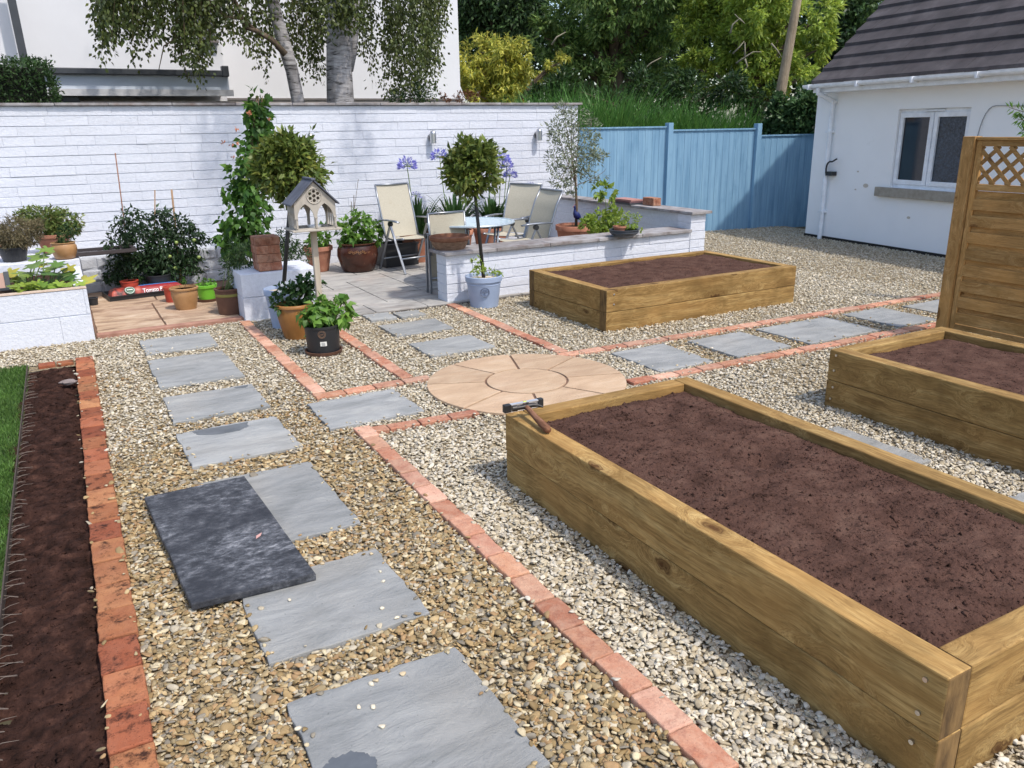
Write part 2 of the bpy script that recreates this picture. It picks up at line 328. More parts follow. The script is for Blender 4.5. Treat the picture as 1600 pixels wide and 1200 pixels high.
M['tan_glaze'] = surf('tan_glazed_pot', [(.3, lin(150, 108, 62)), (.7, lin(182, 140, 92))], 5, rough=.35, b=.1, spots=(8, .6, .75, lin(120, 86, 50), .4))
M['ochre'] = surf('ochre_glazed_pot', [(.3, lin(128, 84, 36)), (.6, lin(166, 114, 54)), (.8, lin(186, 138, 74))], 4, (1, 1, .5), rough=.35, b=.1)
M['brown_glaze'] = surf('brown_glazed_pot', [(.3, lin(52, 28, 19)), (.7, lin(82, 44, 30))], 5, rough=.25, b=.1, spots=(12, .62, .7, lin(150, 100, 64), .35))
M['brown_pot'] = surf('brown_plastic_pot', [(.3, lin(84, 56, 42)), (.7, lin(106, 72, 54))], 6, rough=.55, b=.1)
M['lime'] = plain('lime_plastic', lin(112, 190, 30), .4)
M['lime_band'] = plain('olive_band', lin(132, 128, 58), .6)
M['red_pot'] = plain('red_plastic', lin(178, 62, 38), .5)
M['blue_pot'] = surf('blue_grey_pot', [(.3, lin(142, 158, 184)), (.7, lin(160, 176, 202))], 4, rough=.55, b=.08)
M['blue_dark'] = plain('dull_blue_relief', lin(104, 116, 140), .7)
M['fence'] = None
def fence_mat():
    m, t, p = new_mat('blue_fence_paint'); v = coords(t, (9, 9, .5)); n = noise(t, v, 1.6, 7, .65, .4)
    c = ramp(t, n, [(.3, lin(96, 138, 168)), (.5, lin(116, 156, 184)), (.75, lin(136, 176, 200))])
    k = noise(t, coords(t, (3, 3, 1.2)), 2.2, 4, .6); c = mix(t, ramp(t, k, [(.55, (0, 0, 0)), (.75, (.5, .5, .5))]), c, lin(84, 130, 160))
    t.links.new(c, p.inputs['Base Color']); p.inputs['Roughness'].default_value = .75; p.inputs['Specular IOR Level'].default_value = .25; bump(t, p, n, .3, .004); return m
M['fence'] = fence_mat()
M['tile'] = surf('dark_concrete_tile', [(.3, lin(54, 49, 49)), (.55, lin(76, 70, 70)), (.8, lin(100, 94, 94))], 3, rough=.8, b=.25, bs=50, spots=(5, .5, .75, lin(72, 62, 62), .7))
M['sill'] = surf('concrete_sill', [(.3, lin(140, 132, 118)), (.7, lin(168, 160, 146))], 12, rough=.9, b=.3)
def glass_dark(name, c, rough=.08, tex=0):
    m, t, p = new_mat(name); v = coords(t)
    p.inputs['Base Color'].default_value = (*c, 1); p.inputs['Roughness'].default_value = rough; p.inputs['Specular IOR Level'].default_value = .6
    if tex: bump(t, p, noise(t, v, 70, 4, .6), .5, .004); t.links.new(ramp(t, noise(t, v, 40, 4), [(.35, tuple(np.array(c)*.6)), (.7, tuple(np.array(c)*2.6))]), p.inputs['Base Color'])
    else: t.links.new(ramp(t, noise(t, v, 3, 2), [(.3, tuple(np.array(c)*.7)), (.7, tuple(np.array(c)*1.4))]), p.inputs['Base Color'])
    return m
M['pane'] = glass_dark('dark_window_pane', (.006, .010, .018), .05); M['pane_obscure'] = glass_dark('obscure_window_pane', (.022, .03, .042), .2, 1)
M['table_glass'] = plain('frosted_table_glass', lin(178, 204, 214), .12)
M['bark'] = surf('brown_bark', [(.3, lin(62, 50, 38)), (.7, lin(112, 96, 76))], 14, (1, 1, .3), rough=.95, b=.7, bs=30)
def birch_mat():
    m, t, p = new_mat('birch_bark'); n = noise(t, coords(t, (1, 1, 5)), 4.5, 7, .7, .4)
    c = ramp(t, n, [(.36, lin(40, 37, 36)), (.46, lin(140, 136, 134)), (.6, lin(172, 168, 166)), (.8, lin(200, 197, 194))])
    b_ = noise(t, coords(t, (1.2, 1.2, .35)), 2.6, 4); c = mix(t, ramp(t, b_, [(.5, (0, 0, 0)), (.68, (.75, .75, .75))]), c, lin(66, 61, 58))
    t.links.new(c, p.inputs['Base Color']); p.inputs['Roughness'].default_value = .9; bump(t, p, n, .7, .02); return m
M['birch'] = birch_mat()
M['pole'] = wood_mat('weathered_pole', [(.3, lin(140, 122, 98)), (.7, lin(186, 168, 140))], 2, knots=False, vary=0)
M['cane'] = plain('bamboo_cane', lin(150, 118, 84), .7)
M['stake'] = plain('black_stem_sleeve', (.02, .019, .018), .6)
M['stem'] = plain('green_stem', lin(96, 116, 56), .7); M['wood_stem'] = plain('woody_stem', lin(104, 84, 62), .9)
M['terraflower'] = plain('orange_flower', lin(190, 118, 80), .7)
LEAF = dict(
 bay=[lin(64, 84, 28), lin(88, 108, 38), lin(118, 134, 54), lin(72, 92, 30), lin(138, 142, 58)],
 tomato=[lin(34, 56, 32), lin(46, 70, 40), lin(58, 84, 46), lin(40, 62, 36)],
 bean=[lin(70, 112, 36), lin(94, 140, 50), lin(124, 164, 66), lin(82, 124, 42)],
 climber=[lin(48, 86, 28), lin(66, 108, 36), lin(98, 140, 52), lin(54, 94, 32)],
 olive=[lin(84, 98, 72), lin(112, 122, 92), lin(142, 148, 118), lin(74, 90, 60)],
 agap=[lin(34, 66, 28), lin(50, 86, 36), lin(70, 104, 48)],
 courg=[lin(58, 94, 40), lin(88, 124, 52), lin(124, 150, 50), lin(66, 104, 46)],
 yellow=[lin(176, 176, 40), lin(200, 190, 56), lin(150, 160, 44)],
 straw=[lin(42, 72, 34), lin(58, 92, 42), lin(76, 110, 54)],
 lime=[lin(126, 156, 50), lin(150, 172, 62), lin(100, 134, 44)],
 heather=[lin(106, 96, 66), lin(130, 118, 84), lin(92, 88, 58)],
 mint=[lin(74, 100, 40), lin(102, 126, 56), lin(130, 142, 70), lin(90, 84, 44)],
 hedge=[lin(34, 56, 26), lin(48, 74, 34), lin(62, 90, 40)],
 birch=[lin(62, 76, 36), lin(80, 94, 42), lin(102, 112, 50), lin(52, 64, 32)],
 golden=[lin(182, 184, 62), lin(206, 202, 80), lin(148, 158, 56), lin(100, 118, 42)],
 dark=[lin(38, 60, 34), lin(56, 84, 44), lin(84, 114, 60), lin(32, 50, 30)],
 ash=[lin(70, 102, 48), lin(100, 132, 62), lin(140, 166, 84), lin(52, 80, 38)],
 bright=[lin(126, 154, 48), lin(160, 182, 62), lin(96, 126, 44), lin(178, 192, 74)],
 blade=[lin(56, 104, 40), lin(76, 128, 52), lin(100, 150, 64), lin(46, 86, 36)],
 ivy=[lin(44, 74, 40), lin(64, 96, 52), lin(90, 120, 70)],
 russet=[lin(96, 60, 36), lin(120, 78, 44), lin(84, 64, 36)])
for k in list(LEAF): M['L_'+k] = leaf_mat(k+'_leaves', LEAF[k], .45 if k in ('bright', 'ash', 'bean', 'lime', 'golden', 'climber') else .3)
M['agap_flower'] = leaf_mat('violet_petals', [lin(110, 104, 190), lin(136, 130, 208), lin(160, 154, 222)], .3)
M['white_petal'] = leaf_mat('white_petals', [lin(232, 230, 220), lin(244, 242, 236)], .2)
# ------------------------------------------------------------------ leaves
def unit(a): return a/np.maximum(np.linalg.norm(a, axis=1, keepdims=True), 1e-9)
def leaf_arrays(P, D, N, L, W, fold=.25, droop=.2):
    P = np.asarray(P, float); n = len(P); D = unit(np.asarray(D, float)); S = unit(np.cross(D, N)); U = np.cross(S, D)
    L = np.broadcast_to(np.asarray(L, float), (n,))[:, None]; W = np.broadcast_to(np.asarray(W, float), (n,))[:, None]
    b = P; m = P+D*L*.5+U*L*.02; tip = P+D*L-U*L*droop
    l = P+D*L*.42-S*W*.5+U*W*fold; r = P+D*L*.42+S*W*.5+U*W*fold
    V = np.stack([b, m, tip, l, r], 1).reshape(-1, 3); o = (np.arange(n)*5)[:, None]
    F = np.stack([o+[0, 1, 3], o+[1, 2, 3], o+[0, 4, 1], o+[1, 4, 2]], 1).reshape(-1, 3)
    return V, F
def cat_arrays(lst):
    V = []; F = []; b = 0
    for v, f in lst: V.append(v); F.append(f+b); b += len(v)
    return np.concatenate(V), np.concatenate(F)
def rdir(n): return unit(rng.normal(size=(n, 3)))
def blob_leaves(blobs, n, L, W, per=14, spread=.28, shell=.55, up=.4, out=.8, down=0., fold=.25, jit=.35, droop=.2):
    """leaf clumps spread through ellipsoid blobs (x,y,z,rx,ry,rz)"""
    B = np.array(blobs, float); vol = (B[:, 3]*B[:, 4]*B[:, 5])**(2/3.); vol /= vol.sum()
    nc = max(1, n//per); idx = rng.choice(len(B), nc, p=vol); d = rdir(nc)
    rad = (shell+(1-shell)*rng.random(nc)**.6)[:, None]; cc = B[idx, :3]+d*B[idx, 3:6]*rad*np.where(rng.random((nc, 1)) < .1, rng.uniform(1.1, 1.4, (nc, 1)), rng.uniform(.85, 1.12, (nc, 1)))
    k = np.repeat(np.arange(nc), per); off = rdir(len(k))*(rng.random(len(k))**.5)[:, None]
    rs = B[idx, 3:6].min(1)[:, None]*spread; P = cc[k]+off*rs[k]
    D = unit(d[k]*out+off*.7+rdir(len(k))*.7+np.array([0, 0, -down])); N = unit(rdir(len(k))*.7+np.array([0, 0, up])+d[k]*.4)
    return leaf_arrays(P, D, N, L*rng.uniform(1-jit, 1+jit, len(k)), W*rng.uniform(1-jit, 1+jit, len(k)), fold, droop)
def quick(V): return [Vector(v) for v in V]
def bez(a, b, c, n=7):
    a, b, c = Vector(a), Vector(b), Vector(c); return [a*(1-t)**2+b*2*t*(1-t)+c*t*t for t in [i/(n-1) for i in range(n)]]
def inpoly(P, poly):
    x, y = P[:, 0], P[:, 1]; c = np.zeros(len(P), bool); n = len(poly)
    for i in range(n):
        x0, y0 = poly[i][:2]; x1, y1 = poly[(i+1) % n][:2]
        if y0 == y1: continue
        c ^= ((y0 > y) != (y1 > y)) & (x < (x1-x0)*(y-y0)/(y1-y0)+x0)
    return c
SPILL = []
EXCL = []          # footprints kept clear of gravel
# ------------------------------------------------------------------ ground
MB().add([(-60, -60, -.045), (60, -60, -.045), (60, 60, -.045), (-60, 60, -.045)], [(0, 1, 2, 3)]).obj('ground', M['earth'], kind='structure')
MB().add([(-.03, .2, -.012), (10.9, .2, -.012), (11.4, 10.6, -.012), (3.4, 10.9, -.012), (-1.6, 8.0, -.012), (-1.6, 7.1, -.012), (-.03, 7.1, -.012)], [(0, 1, 2, 3, 4, 5, 6)]).obj('gravel_bed', M['gravel_base'], kind='structure')
# ------------------------------------------------------------------ paving
def jitter_poly(pts, amp=.004, n=6):
    out = []
    for i in range(len(pts)):
        a, b = Vector(pts[i]), Vector(pts[(i+1) % len(pts)])
        for k in range(n):
            p = a.lerp(b, k/n); j = amp if k else amp*.3
            out.append((p.x+random.uniform(-j, j), p.y+random.uniform(-j, j)))
    return out
def slab(pts, label, z=.012, name='paving_slab', m='slab', group='grey slabs set in the gravel', th=.035):
    EXCL.append(pts); b = MB(); b.prism(jitter_poly(pts, .0065, 11), z-th, z); SPILL.append((pts, z, 9))
    return b.obj(name, M[m], bevel=.004, label=label, cat='paving slab', group=group)
def px_quad(*p, z=.012): return [tuple(G(x, y, z))[:2] for x, y in p]
def rect(x0, x1, y0, y1, j=.008):
    q = [(x0, y0), (x1, y0), (x1, y1), (x0, y1)]; return [(a+random.uniform(-j, j), b+random.uniform(-j, j)) for a, b in q]
s1 = slab(rect(.46, 1.03, 7.09, 7.62), 'grey slab nearest the pink paved alcove, farthest of the left stepping path')
s2 = slab(rect(.445, 1.03, 6.02, 6.87), 'long pale grey slab second from the alcove on the left path')
s3 = slab(rect(.43, 1.03, 5.2, 5.77), 'grey slab on the left path just beyond the one with the damp stain')
s4 = slab(rect(.42, 1.02, 4.38, 4.98), 'grey slab with a dark damp stain along its far edge')
s5 = slab(rect(.42, 1.0, 3.28, 4.13), 'pale grey slab half covered by the black dusty board', z=.012)
s6 = slab(rect(.38, .98, 2.455, 3.02), 'grey slab with scattered pebbles touching the near end of the black board')
s7 = slab(rect(.38, .97, 1.62-.04, 2.22), 'large grey slab closest to the camera at the bottom edge')
s8 = slab(rect(1.25, 1.87, 4.57, 5.12), 'grey slab in pale gravel on the left of the round stone circle')
s9 = slab(rect(2.44, 3.01, 5.75, 6.22), 'wide grey slab just behind the round stone circle')
s10 = slab(rect(2.44, 3.01, 6.52, 6.99), 'grey slab between the patio and the circle, farther of the pair')
s11 = slab(rect(2.46, 2.71, 7.2, 7.47), 'small grey half slab at the patio edge, left one', z=.02)
s12 = slab(rect(2.745, 3.01, 7.18, 7.4), 'small grey half slab at the patio edge, right one', z=.02)
r1 = slab(rect(3.7, 4.24, 4.45, 5.06), 'grey slab on the right path closest to the round circle')
r2 = slab(rect(4.47, 5.07, 4.43, 5.02), 'grey slab with a faint rusty patch, second along the right path')
r3 = slab(rect(5.25, 6.12, 4.4, 5.01), 'long bluish slab on the right path in front of the far raised bed')
r4 = slab(rect(6.36, 6.9, 4.39, 4.99), 'bluish slab on the right path, next to last before the trellis post')
r5 = slab(rect(7.14, 7.8, 4.36, 4.92), 'bluish slab partly hidden behind the trellis post')
r6 = slab(rect(3.52, 3.88, 2.38, 3.0), 'pale slab between the two near raised beds, only its edge showing')
r7 = slab(rect(3.5, 3.9, 1.3, 1.92), 'pale slab between the near beds cut off by the right image edge')
damp = surf('damp_stone', [(.3, lin(84, 88, 92)), (.7, lin(106, 110, 114))], 9, rough=.3, b=.1)
def stain(parent, pts, z):
    p = []
    n = len(pts)
    for i in range(n):
        a, b = Vector(pts[i]), Vector(pts[(i+1) % n])
        for k in range(5): q = a.lerp(b, k/5); p.append((q.x+random.uniform(-.006, .006), q.y+random.uniform(-.006, .006)))
    MB().prism(p, z-.004, z+.0012).obj('damp_patch', damp, parent)
stain(s4, [(.5, 4.965), (.84, 4.955), (.82, 4.87), (.76, 4.83), (.62, 4.83), (.53, 4.88)], .012)
stain(s3, [(.9, 5.75), (1.0, 5.75), (.98, 5.7), (.92, 5.7)], .012)
c7 = G(545, 1205, .012); stain(s7, [(c7.x+math.cos(a)*.085, c7.y+math.sin(a)*.075) for a in [i*math.pi/5 for i in range(10)]], .012)
# black dusty board lying across two slabs
bq = px_quad((225, 776), (382, 743), (494, 896), (299, 944), z=.045)
MB().prism(jitter_poly(bq, .003, 5), .013, .045).obj('slate_board', M['slate'], bevel=.006, label='black slate board smeared with pale dust lying across two grey slabs', cat='slate board')
lp = G(400, 842, .0465); V, F = leaf_arrays([tuple(lp)], [(.6, .8, 0)], [(0, 0, 1)], .06, .02, .1, 0)
fast_obj('dead_leaf', V, F, plain('pinkish_leaf', lin(200, 150, 140), .8), label='small pinkish dead leaf on the black board', cat='leaf')
# round stone feature
CX, CY, CR, CI = 2.75, 4.765, .712, .285
EXCL.append([(CX+math.cos(a)*(CR-.005), CY+math.sin(a)*(CR-.005)) for a in [i*math.pi/24 for i in range(48)]])
circ = thing('paving_circle', 'round buff stone circle with a round hub and eight wedge stones', 'stone circle', (CX, CY, 0))
MB().prism([(CX+math.cos(a)*(CR-.006), CY+math.sin(a)*(CR-.006)) for a in [i*math.pi/36 for i in range(72)]], -.03, .008).obj('mortar_bed', M['joint'], circ)
MB().prism([(CX+math.cos(a)*CI, CY+math.sin(a)*CI) for a in [i*math.pi/30 for i in range(60)]], .0, .018).obj('hub_stone', M['buff'], circ, bevel=.003)
offs = [math.atan2(G(x, y).y-CY, G(x, y).x-CX) for x, y in ((704, 572), (795, 556), (896, 561), (975, 586), (922, 615), (845, 642), (727, 641), (668, 604))]
offs = sorted([o % (2*math.pi) for o in offs])
for i in range(8):
    a0, a1 = offs[i], offs[(i+1) % 8]
    if a1 < a0: a1 += 2*math.pi
    g0 = .008/CR; poly = []
    n = 12
    for k in range(n+1):
        a = a0+(a1-a0)*k/n; a = min(max(a, a0+g0), a1-g0); poly.append((CX+math.cos(a)*CR, CY+math.sin(a)*CR))
    gi = .008/CI
    for k in range(n, -1, -1):
        a = a0+(a1-a0)*k/n; a = min(max(a, a0+gi), a1-gi); poly.append((CX+math.cos(a)*(CI+.016), CY+math.sin(a)*(CI+.016)))
    MB().prism(poly, .0, .018+random.uniform(-.001, .001)).obj('wedge_stone', M['buff'], circ, bevel=.003)
# brick edgings: one thing per row, each brick a part
def brick_row(label, pts, w_, L, m='brick_salmon', z=.016, gap=.006, name='brick_edging', cat='brick edging', th=.07):
    a, b = Vector(pts[0]), Vector(pts[1]); d = (b-a); n = max(1, round(d.length/L)); d.normalize(); s = Vector((-d.y, d.x))
    st = (b-a).length/n; t = thing(name, label, cat, (a.x, a.y, 0), group='brick edging rows')
    EXCL.append([tuple(a+s*w_/2), tuple(b+s*w_/2), tuple(b-s*w_/2), tuple(a-s*w_/2)])
    SPILL.append(([tuple(a+s*w_/2), tuple(b+s*w_/2)], z, 7)); SPILL.append(([tuple(a-s*w_/2), tuple(b-s*w_/2)], z, 7))
    for i in range(n):
        c = a+d*st*(i+.5); mb = MB(); hl, hw = st/2-gap/2-random.uniform(0, .002), w_/2+random.uniform(-.003, .003)
        Mx = Matrix.Translation((c.x+random.uniform(-.003, .003), c.y+random.uniform(-.003, .003), z-th+random.uniform(-.003, .003))) @ Matrix.Rotation(math.atan2(d.y, d.x)+random.uniform(-.012, .012), 4, 'Z') @ Matrix.Rotation(random.uniform(-.01, .01), 4, 'X')
        nx = 5; poly = []
        for k in range(nx): poly.append((-hl+2*hl*k/nx, -hw+random.uniform(-.003, .003)))
        for k in range(3): poly.append((hl+random.uniform(-.002, .002), -hw+2*hw*k/3))
        for k in range(nx): poly.append((hl-2*hl*k/nx, hw+random.uniform(-.003, .003)))
        for k in range(3): poly.append((-hl+random.uniform(-.002, .002), hw-2*hw*k/3))
        mb.prism(poly, 0, th); mb.v = [tuple(Mx @ Vector(v)) for v in mb.v]
        mb.obj('brick', M[m], t, bevel=.006)
    return t
brick_row('long salmon brick row running diagonally towards the bottom of the frame', [(1.415, 4.5), (1.385, .9)], .1, .2)
brick_row('salmon brick row from the long row to the near side of the stone circle', [(1.36, 4.42), (2.16, 4.37)], .095, .21)
brick_row('salmon brick row joining the feet of the two rows left of the circle', [(1.34, 5.235), (2.2, 5.235)], .095, .21)
brick_row('salmon brick row beside the white block planter, left of the black pot', [(1.41, 7.88), (1.39, 5.3)], .1, .21)
brick_row('salmon brick row behind the black pot running to the circle', [(2.06, 7.4), (2.05, 5.3)], .1, .21)
brick_row('salmon brick row from the low white wall corner to the circle', [(3.43, 7.5), (3.4, 5.3)], .1, .21)
brick_row('salmon brick row along the far side of the right path', [(3.31, 5.22), (8.6, 5.06)], .095, .21)
brick_row('salmon brick row along the near side of the right path', [(3.36, 4.36), (8.6, 4.24)], .095, .21)
brick_row('orange red brick border along the dark soil strip', [(.005, 7.2), (-.075, 1.2)], .125, .21, 'brick_border', .03)
brick_row('short broken brick end closing the far end of the soil strip', [(-.33, 7.2), (-.075, 7.2)], .1, .12, 'brick_border', .012)
# patio behind the low wall: one paved floor
pb = MB(); xs = [2.07, 2.62, 3.3, 3.98, 4.7, 5.4, 6.2, 6.9]
jn = MB(); jn.box(2.05, 6.9, 7.5, 10.9, -.03, .006); jn.obj('patio_bed', M['grey_joint'], kind='structure')
y0 = 7.52; row = 0
while y0 < 10.88:
    dy = random.choice((.56, .84, .56, .42)); y1 = min(y0+dy, 10.89); x = 2.06
    while x < 6.88:
        dx = random.choice((.56, .84, .56, .28)); x1 = min(x+dx, 6.89)
        if x1 > x+.05: pb.prism(jitter_poly([(x+.006, y0+.006), (x1-.006, y0+.006), (x1-.006, y1-.006), (x+.006, y1-.006)], .003, 4), .0, .018+random.uniform(-.002, .002))
        x = x1
    y0 = y1
pb.obj('patio', M['patio'], kind='structure', bevel=.003); EXCL.append([(2.05, 7.5), (6.95, 7.5), (6.95, 10.9), (2.05, 10.9)])
# pink alcove floor with its red front edge
ab = MB()
for x0_, x1_, y0_, y1_ in ((.15, .73, 8.1, 8.62), (.74, 1.42, 8.1, 8.72), (.15, .73, 8.63, 9.3), (.74, 1.42, 8.73, 9.45), (.15, .8, 9.31, 10.3), (.81, 1.42, 9.46, 10.3)):
    ab.prism(jitter_poly([(x0_, y0_), (x1_-.008, y0_), (x1_-.008, y1_-.008), (x0_, y1_-.008)], .004, 5), -.02, .022+random.uniform(-.002, .002))
ab.obj('alcove_floor', M['alcove'], kind='structure', bevel=.004)
MB().box(.13, 2.05, 8.0, 10.9, -.04, .008).obj('alcove_bed', M['joint'], kind='structure')
MB().prism(jitter_poly([(.14, 7.98), (1.43, 7.98), (1.43, 8.09), (.14, 8.09)], .006, 9), -.02, .024).obj('alcove_edge', surf('red_stone_edge', [(.3, lin(140, 98, 80)), (.7, lin(178, 132, 110))], 9, rough=.9, b=.4), kind='structure', bevel=.004)
EXCL.append([(.1, 7.97), (1.44, 7.97), (1.44, 10.9), (.1, 10.9)])
# ------------------------------------------------------------------ block walls
def block_wall(name, label, p0, p1, thick, h, course=.11, L=.44, coping=None, cat='garden wall', m='block', side=1, seedx=0, parent=None, z0=-.05):
    """blocks laid in courses from p0 to p1; the face on the left of the run is the one with relief"""
    a, b = Vector(p0), Vector(p1); d = (b-a); ln = d.length; d.normalize(); s = Vector((-d.y, d.x))*side
    t = parent or thing(name, label, cat, (p0[0], p0[1], 0))
    def W(u, v, z): q = a+d*u+s*v; return (q.x, q.y, z)
    mb = MB()
    def hexa(u0, u1, v0, v1, za, zb, jit=0):
        j = lambda: random.uniform(-jit, jit)
        P = [W(u0, v0+j(), za), W(u1, v0+j(), za), W(u1, v1, za), W(u0, v1, za), W(u0, v0+j(), zb), W(u1, v0+j(), zb), W(u1, v1, zb), W(u0, v1, zb)]
        mb.add(P, [(0, 3, 2, 1), (4, 5, 6, 7), (0, 1, 5, 4), (1, 2, 6, 5), (2, 3, 7, 6), (3, 0, 4, 7)])
    hexa(.006, ln-.006, .011, thick-.004, z0, h-.002)
    n = round(h/course); ch = h/n
    for r in range(n):
        u = -random.random()*L if r % 2 else -L*.5*random.random()
        while u < ln:
            l = L*random.choice((.7, 1, 1.2, 1.5)); u0, u1 = max(u, 0), min(u+l, ln)
            if u1-u0 > .02:
                o = random.uniform(-.003, .004)
                hexa(u0+(.0005 if u0 > 0 else 0), u1-(.0005 if u1 < ln else 0), o, thick, z0 if r == 0 else r*ch+.004, (r+1)*ch-.004, .0022)
            u += l
    mb.obj('blockwork', M[m], t, bevel=.003)
    if coping:
        th, over = coping; u = -over[0]; k = 0; e = ln+over[1]
        while u < e-.05:
            l = random.uniform(.55, .75); u1 = min(u+l, e)
            if e-u1 < .25: u1 = e
            c = MB(); zz = h+random.uniform(.0, .003)
            poly = [Vector(W(*q, 0)) for q in ((u+.003, -over[2]), (u1-.003, -over[2]), (u1-.003, thick+over[3]), (u+.003, thick+over[3]))]
            c.prism(jitter_poly([(p.x, p.y) for p in poly], .004, 5), zz, zz+th); c.obj('coping_stone', M['coping'], t, bevel=.004); u = u1
    return t
WY = 10.9
block_wall('garden_wall', 'tall white painted block wall with a thin stone coping behind the patio', (-1.6, WY), (7.26, WY), .2, 2.07, .1095, .44, (.03, (.1, .06, .04, .03)))
TY = 7.58
tw = block_wall('terrace_wall', 'low white block wall with wide slate coping around the patio corner', (3.43, TY), (6.7, TY), .24, .5, .1, .44, (.035, (.03, -.0, .04, .12)))
block_wall('pier', '', (6.703, TY-.004), (6.94, TY-.004), .24, .71, .1, .44, None, parent=tw)
block_wall('flank', '', (6.94, TY+.24), (6.94, WY-.01), .2, .71, .1, .44, None, side=1, parent=tw)
u = TY-.05
while u < WY-.2:
    u1 = min(u+random.uniform(.5, .75), WY-.02)
    if WY-u1 < .3: u1 = WY-.02
    MB().prism(jitter_poly([(6.68, u+.003), (7.0, u+.003), (7.0, u1-.003), (6.68, u1-.003)], .004, 5), .712, .745).obj('coping_stone', M['coping'], tw, bevel=.004); u = u1
EXCL.append([(3.42, TY), (6.95, TY), (6.95, WY), (3.42, WY)])
# left hand white planter, shelf and rubble plinth
pl = thing('block_planter', 'white block planter of courgettes at the left image edge', 'planter', (-.7, 7.95, 0))
block_wall('front', '', (-1.6, 7.95), (.12, 7.95), .1, .46, .23, .44, None, parent=pl)
block_wall('side', '', (.12, 8.052), (.12, 9.45), .1, .46, .23, .44, None, parent=pl)
MB().box(-1.6, .02, 8.05, 9.45, .2, .4).obj('soil', M['compost'], pl)
MB().box(-1.6, .121, 7.949, 8.05, .461, .468).obj('bare_top', surf('bare_block', [(.3, lin(176, 150, 128)), (.7, lin(204, 184, 164))], 30, rough=1, b=.3), pl)
EXCL.append([(-1.7, 7.94), (.125, 7.94), (.125, 9.5), (-1.7, 9.5)])
block_wall('plant_shelf', 'white block shelf carrying flower pots at the left of the tall wall', (-1.6, 9.6), (.13, 9.6), 1.28, .51, .255, .44, None, cat='plant shelf')
rb = thing('rubble_plinth', 'rough white painted stone plinth at the foot of the tall wall', 'plinth', (.9, 10.3, 0))
mb = MB(); mb.box(.14, 2.0, 10.36, 10.89, -.04, .425)
x = .14
for r in range(3):
    x = .14
    while x < 2.0:
        wd = random.uniform(.14, .34); z0_ = r*.14; x1 = min(x+wd, 2.0); f0 = 10.33+random.uniform(-.02, .02)
        P = [(x+.008, f0+random.uniform(0, .03), z0_+.008), (x1-.008, f0+random.uniform(0, .03), z0_+.008+random.uniform(0, .02)), (x1-.008, f0+random.uniform(0, .03), z0_+.13), (x+.008, f0+random.uniform(0, .03), z0_+.13)]
        mb.add(P+[(p[0], 10.4, p[2]) for p in P], [(0, 1, 2, 3), (0, 4, 5, 1), (1, 5, 6, 2), (2, 6, 7, 3), (3, 7, 4, 0)]); x = x1
mb.obj('stonework', M['rubble'], rb, bevel=.012)
pr = thing('block_pier', 'white block pier with a stack of loose bricks on top', 'pier', (1.8, 7.92, 0))
block_wall('p', '', (1.43, 7.91), (2.17, 7.91), .62, .455, .2275, .7, None, parent=pr)
EXCL.append([(1.42, 7.9), (2.18, 7.9), (2.18, 8.6), (1.42, 8.6)])
# loose bricks stacked on the pier
bx, by, bz = 1.735, 8.08, .458
def loose_brick(cx, cy, z, rz, label, m='brick_stack', group='loose bricks stacked on the white pier', dims=(.215, .1025, .065)):
    mb = MB(); lx, ly, lz = dims; Mx = Matrix.Translation((cx, cy, z)) @ Matrix.Rotation(rz, 4, 'Z'); mb.box(-lx/2, lx/2, -ly/2, ly/2, 0, lz, Mx)
    return mb.obj('loose_brick', M[m], bevel=.006, label=label, cat='brick', group=group)
lab = ['bottom course', 'second course', 'third course', 'top course']
sz = .082
for k in range(4):
    z = bz+k*sz; j = random.uniform(-.006, .006)
    if k % 2 == 0:
        loose_brick(bx-.058+j, by, z, R(90)+.03, 'end-on reclaimed brick in the %s of the stack on the pier, left one' % lab[k], dims=(.225, .112, .08))
        loose_brick(bx+.06+j, by, z, R(90)-.03, 'end-on reclaimed brick in the %s of the stack on the pier, right one' % lab[k], dims=(.225, .112, .08))
    else:
        loose_brick(bx+j, by-.055, z, .02, 'lengthwise red brick in the %s of the stack on the pier, near one' % lab[k], dims=(.235, .108, .08))
        loose_brick(bx+j, by+.058, z, -.02, 'lengthwise red brick in the %s of the stack on the pier, rear one' % lab[k], dims=(.235, .108, .08))
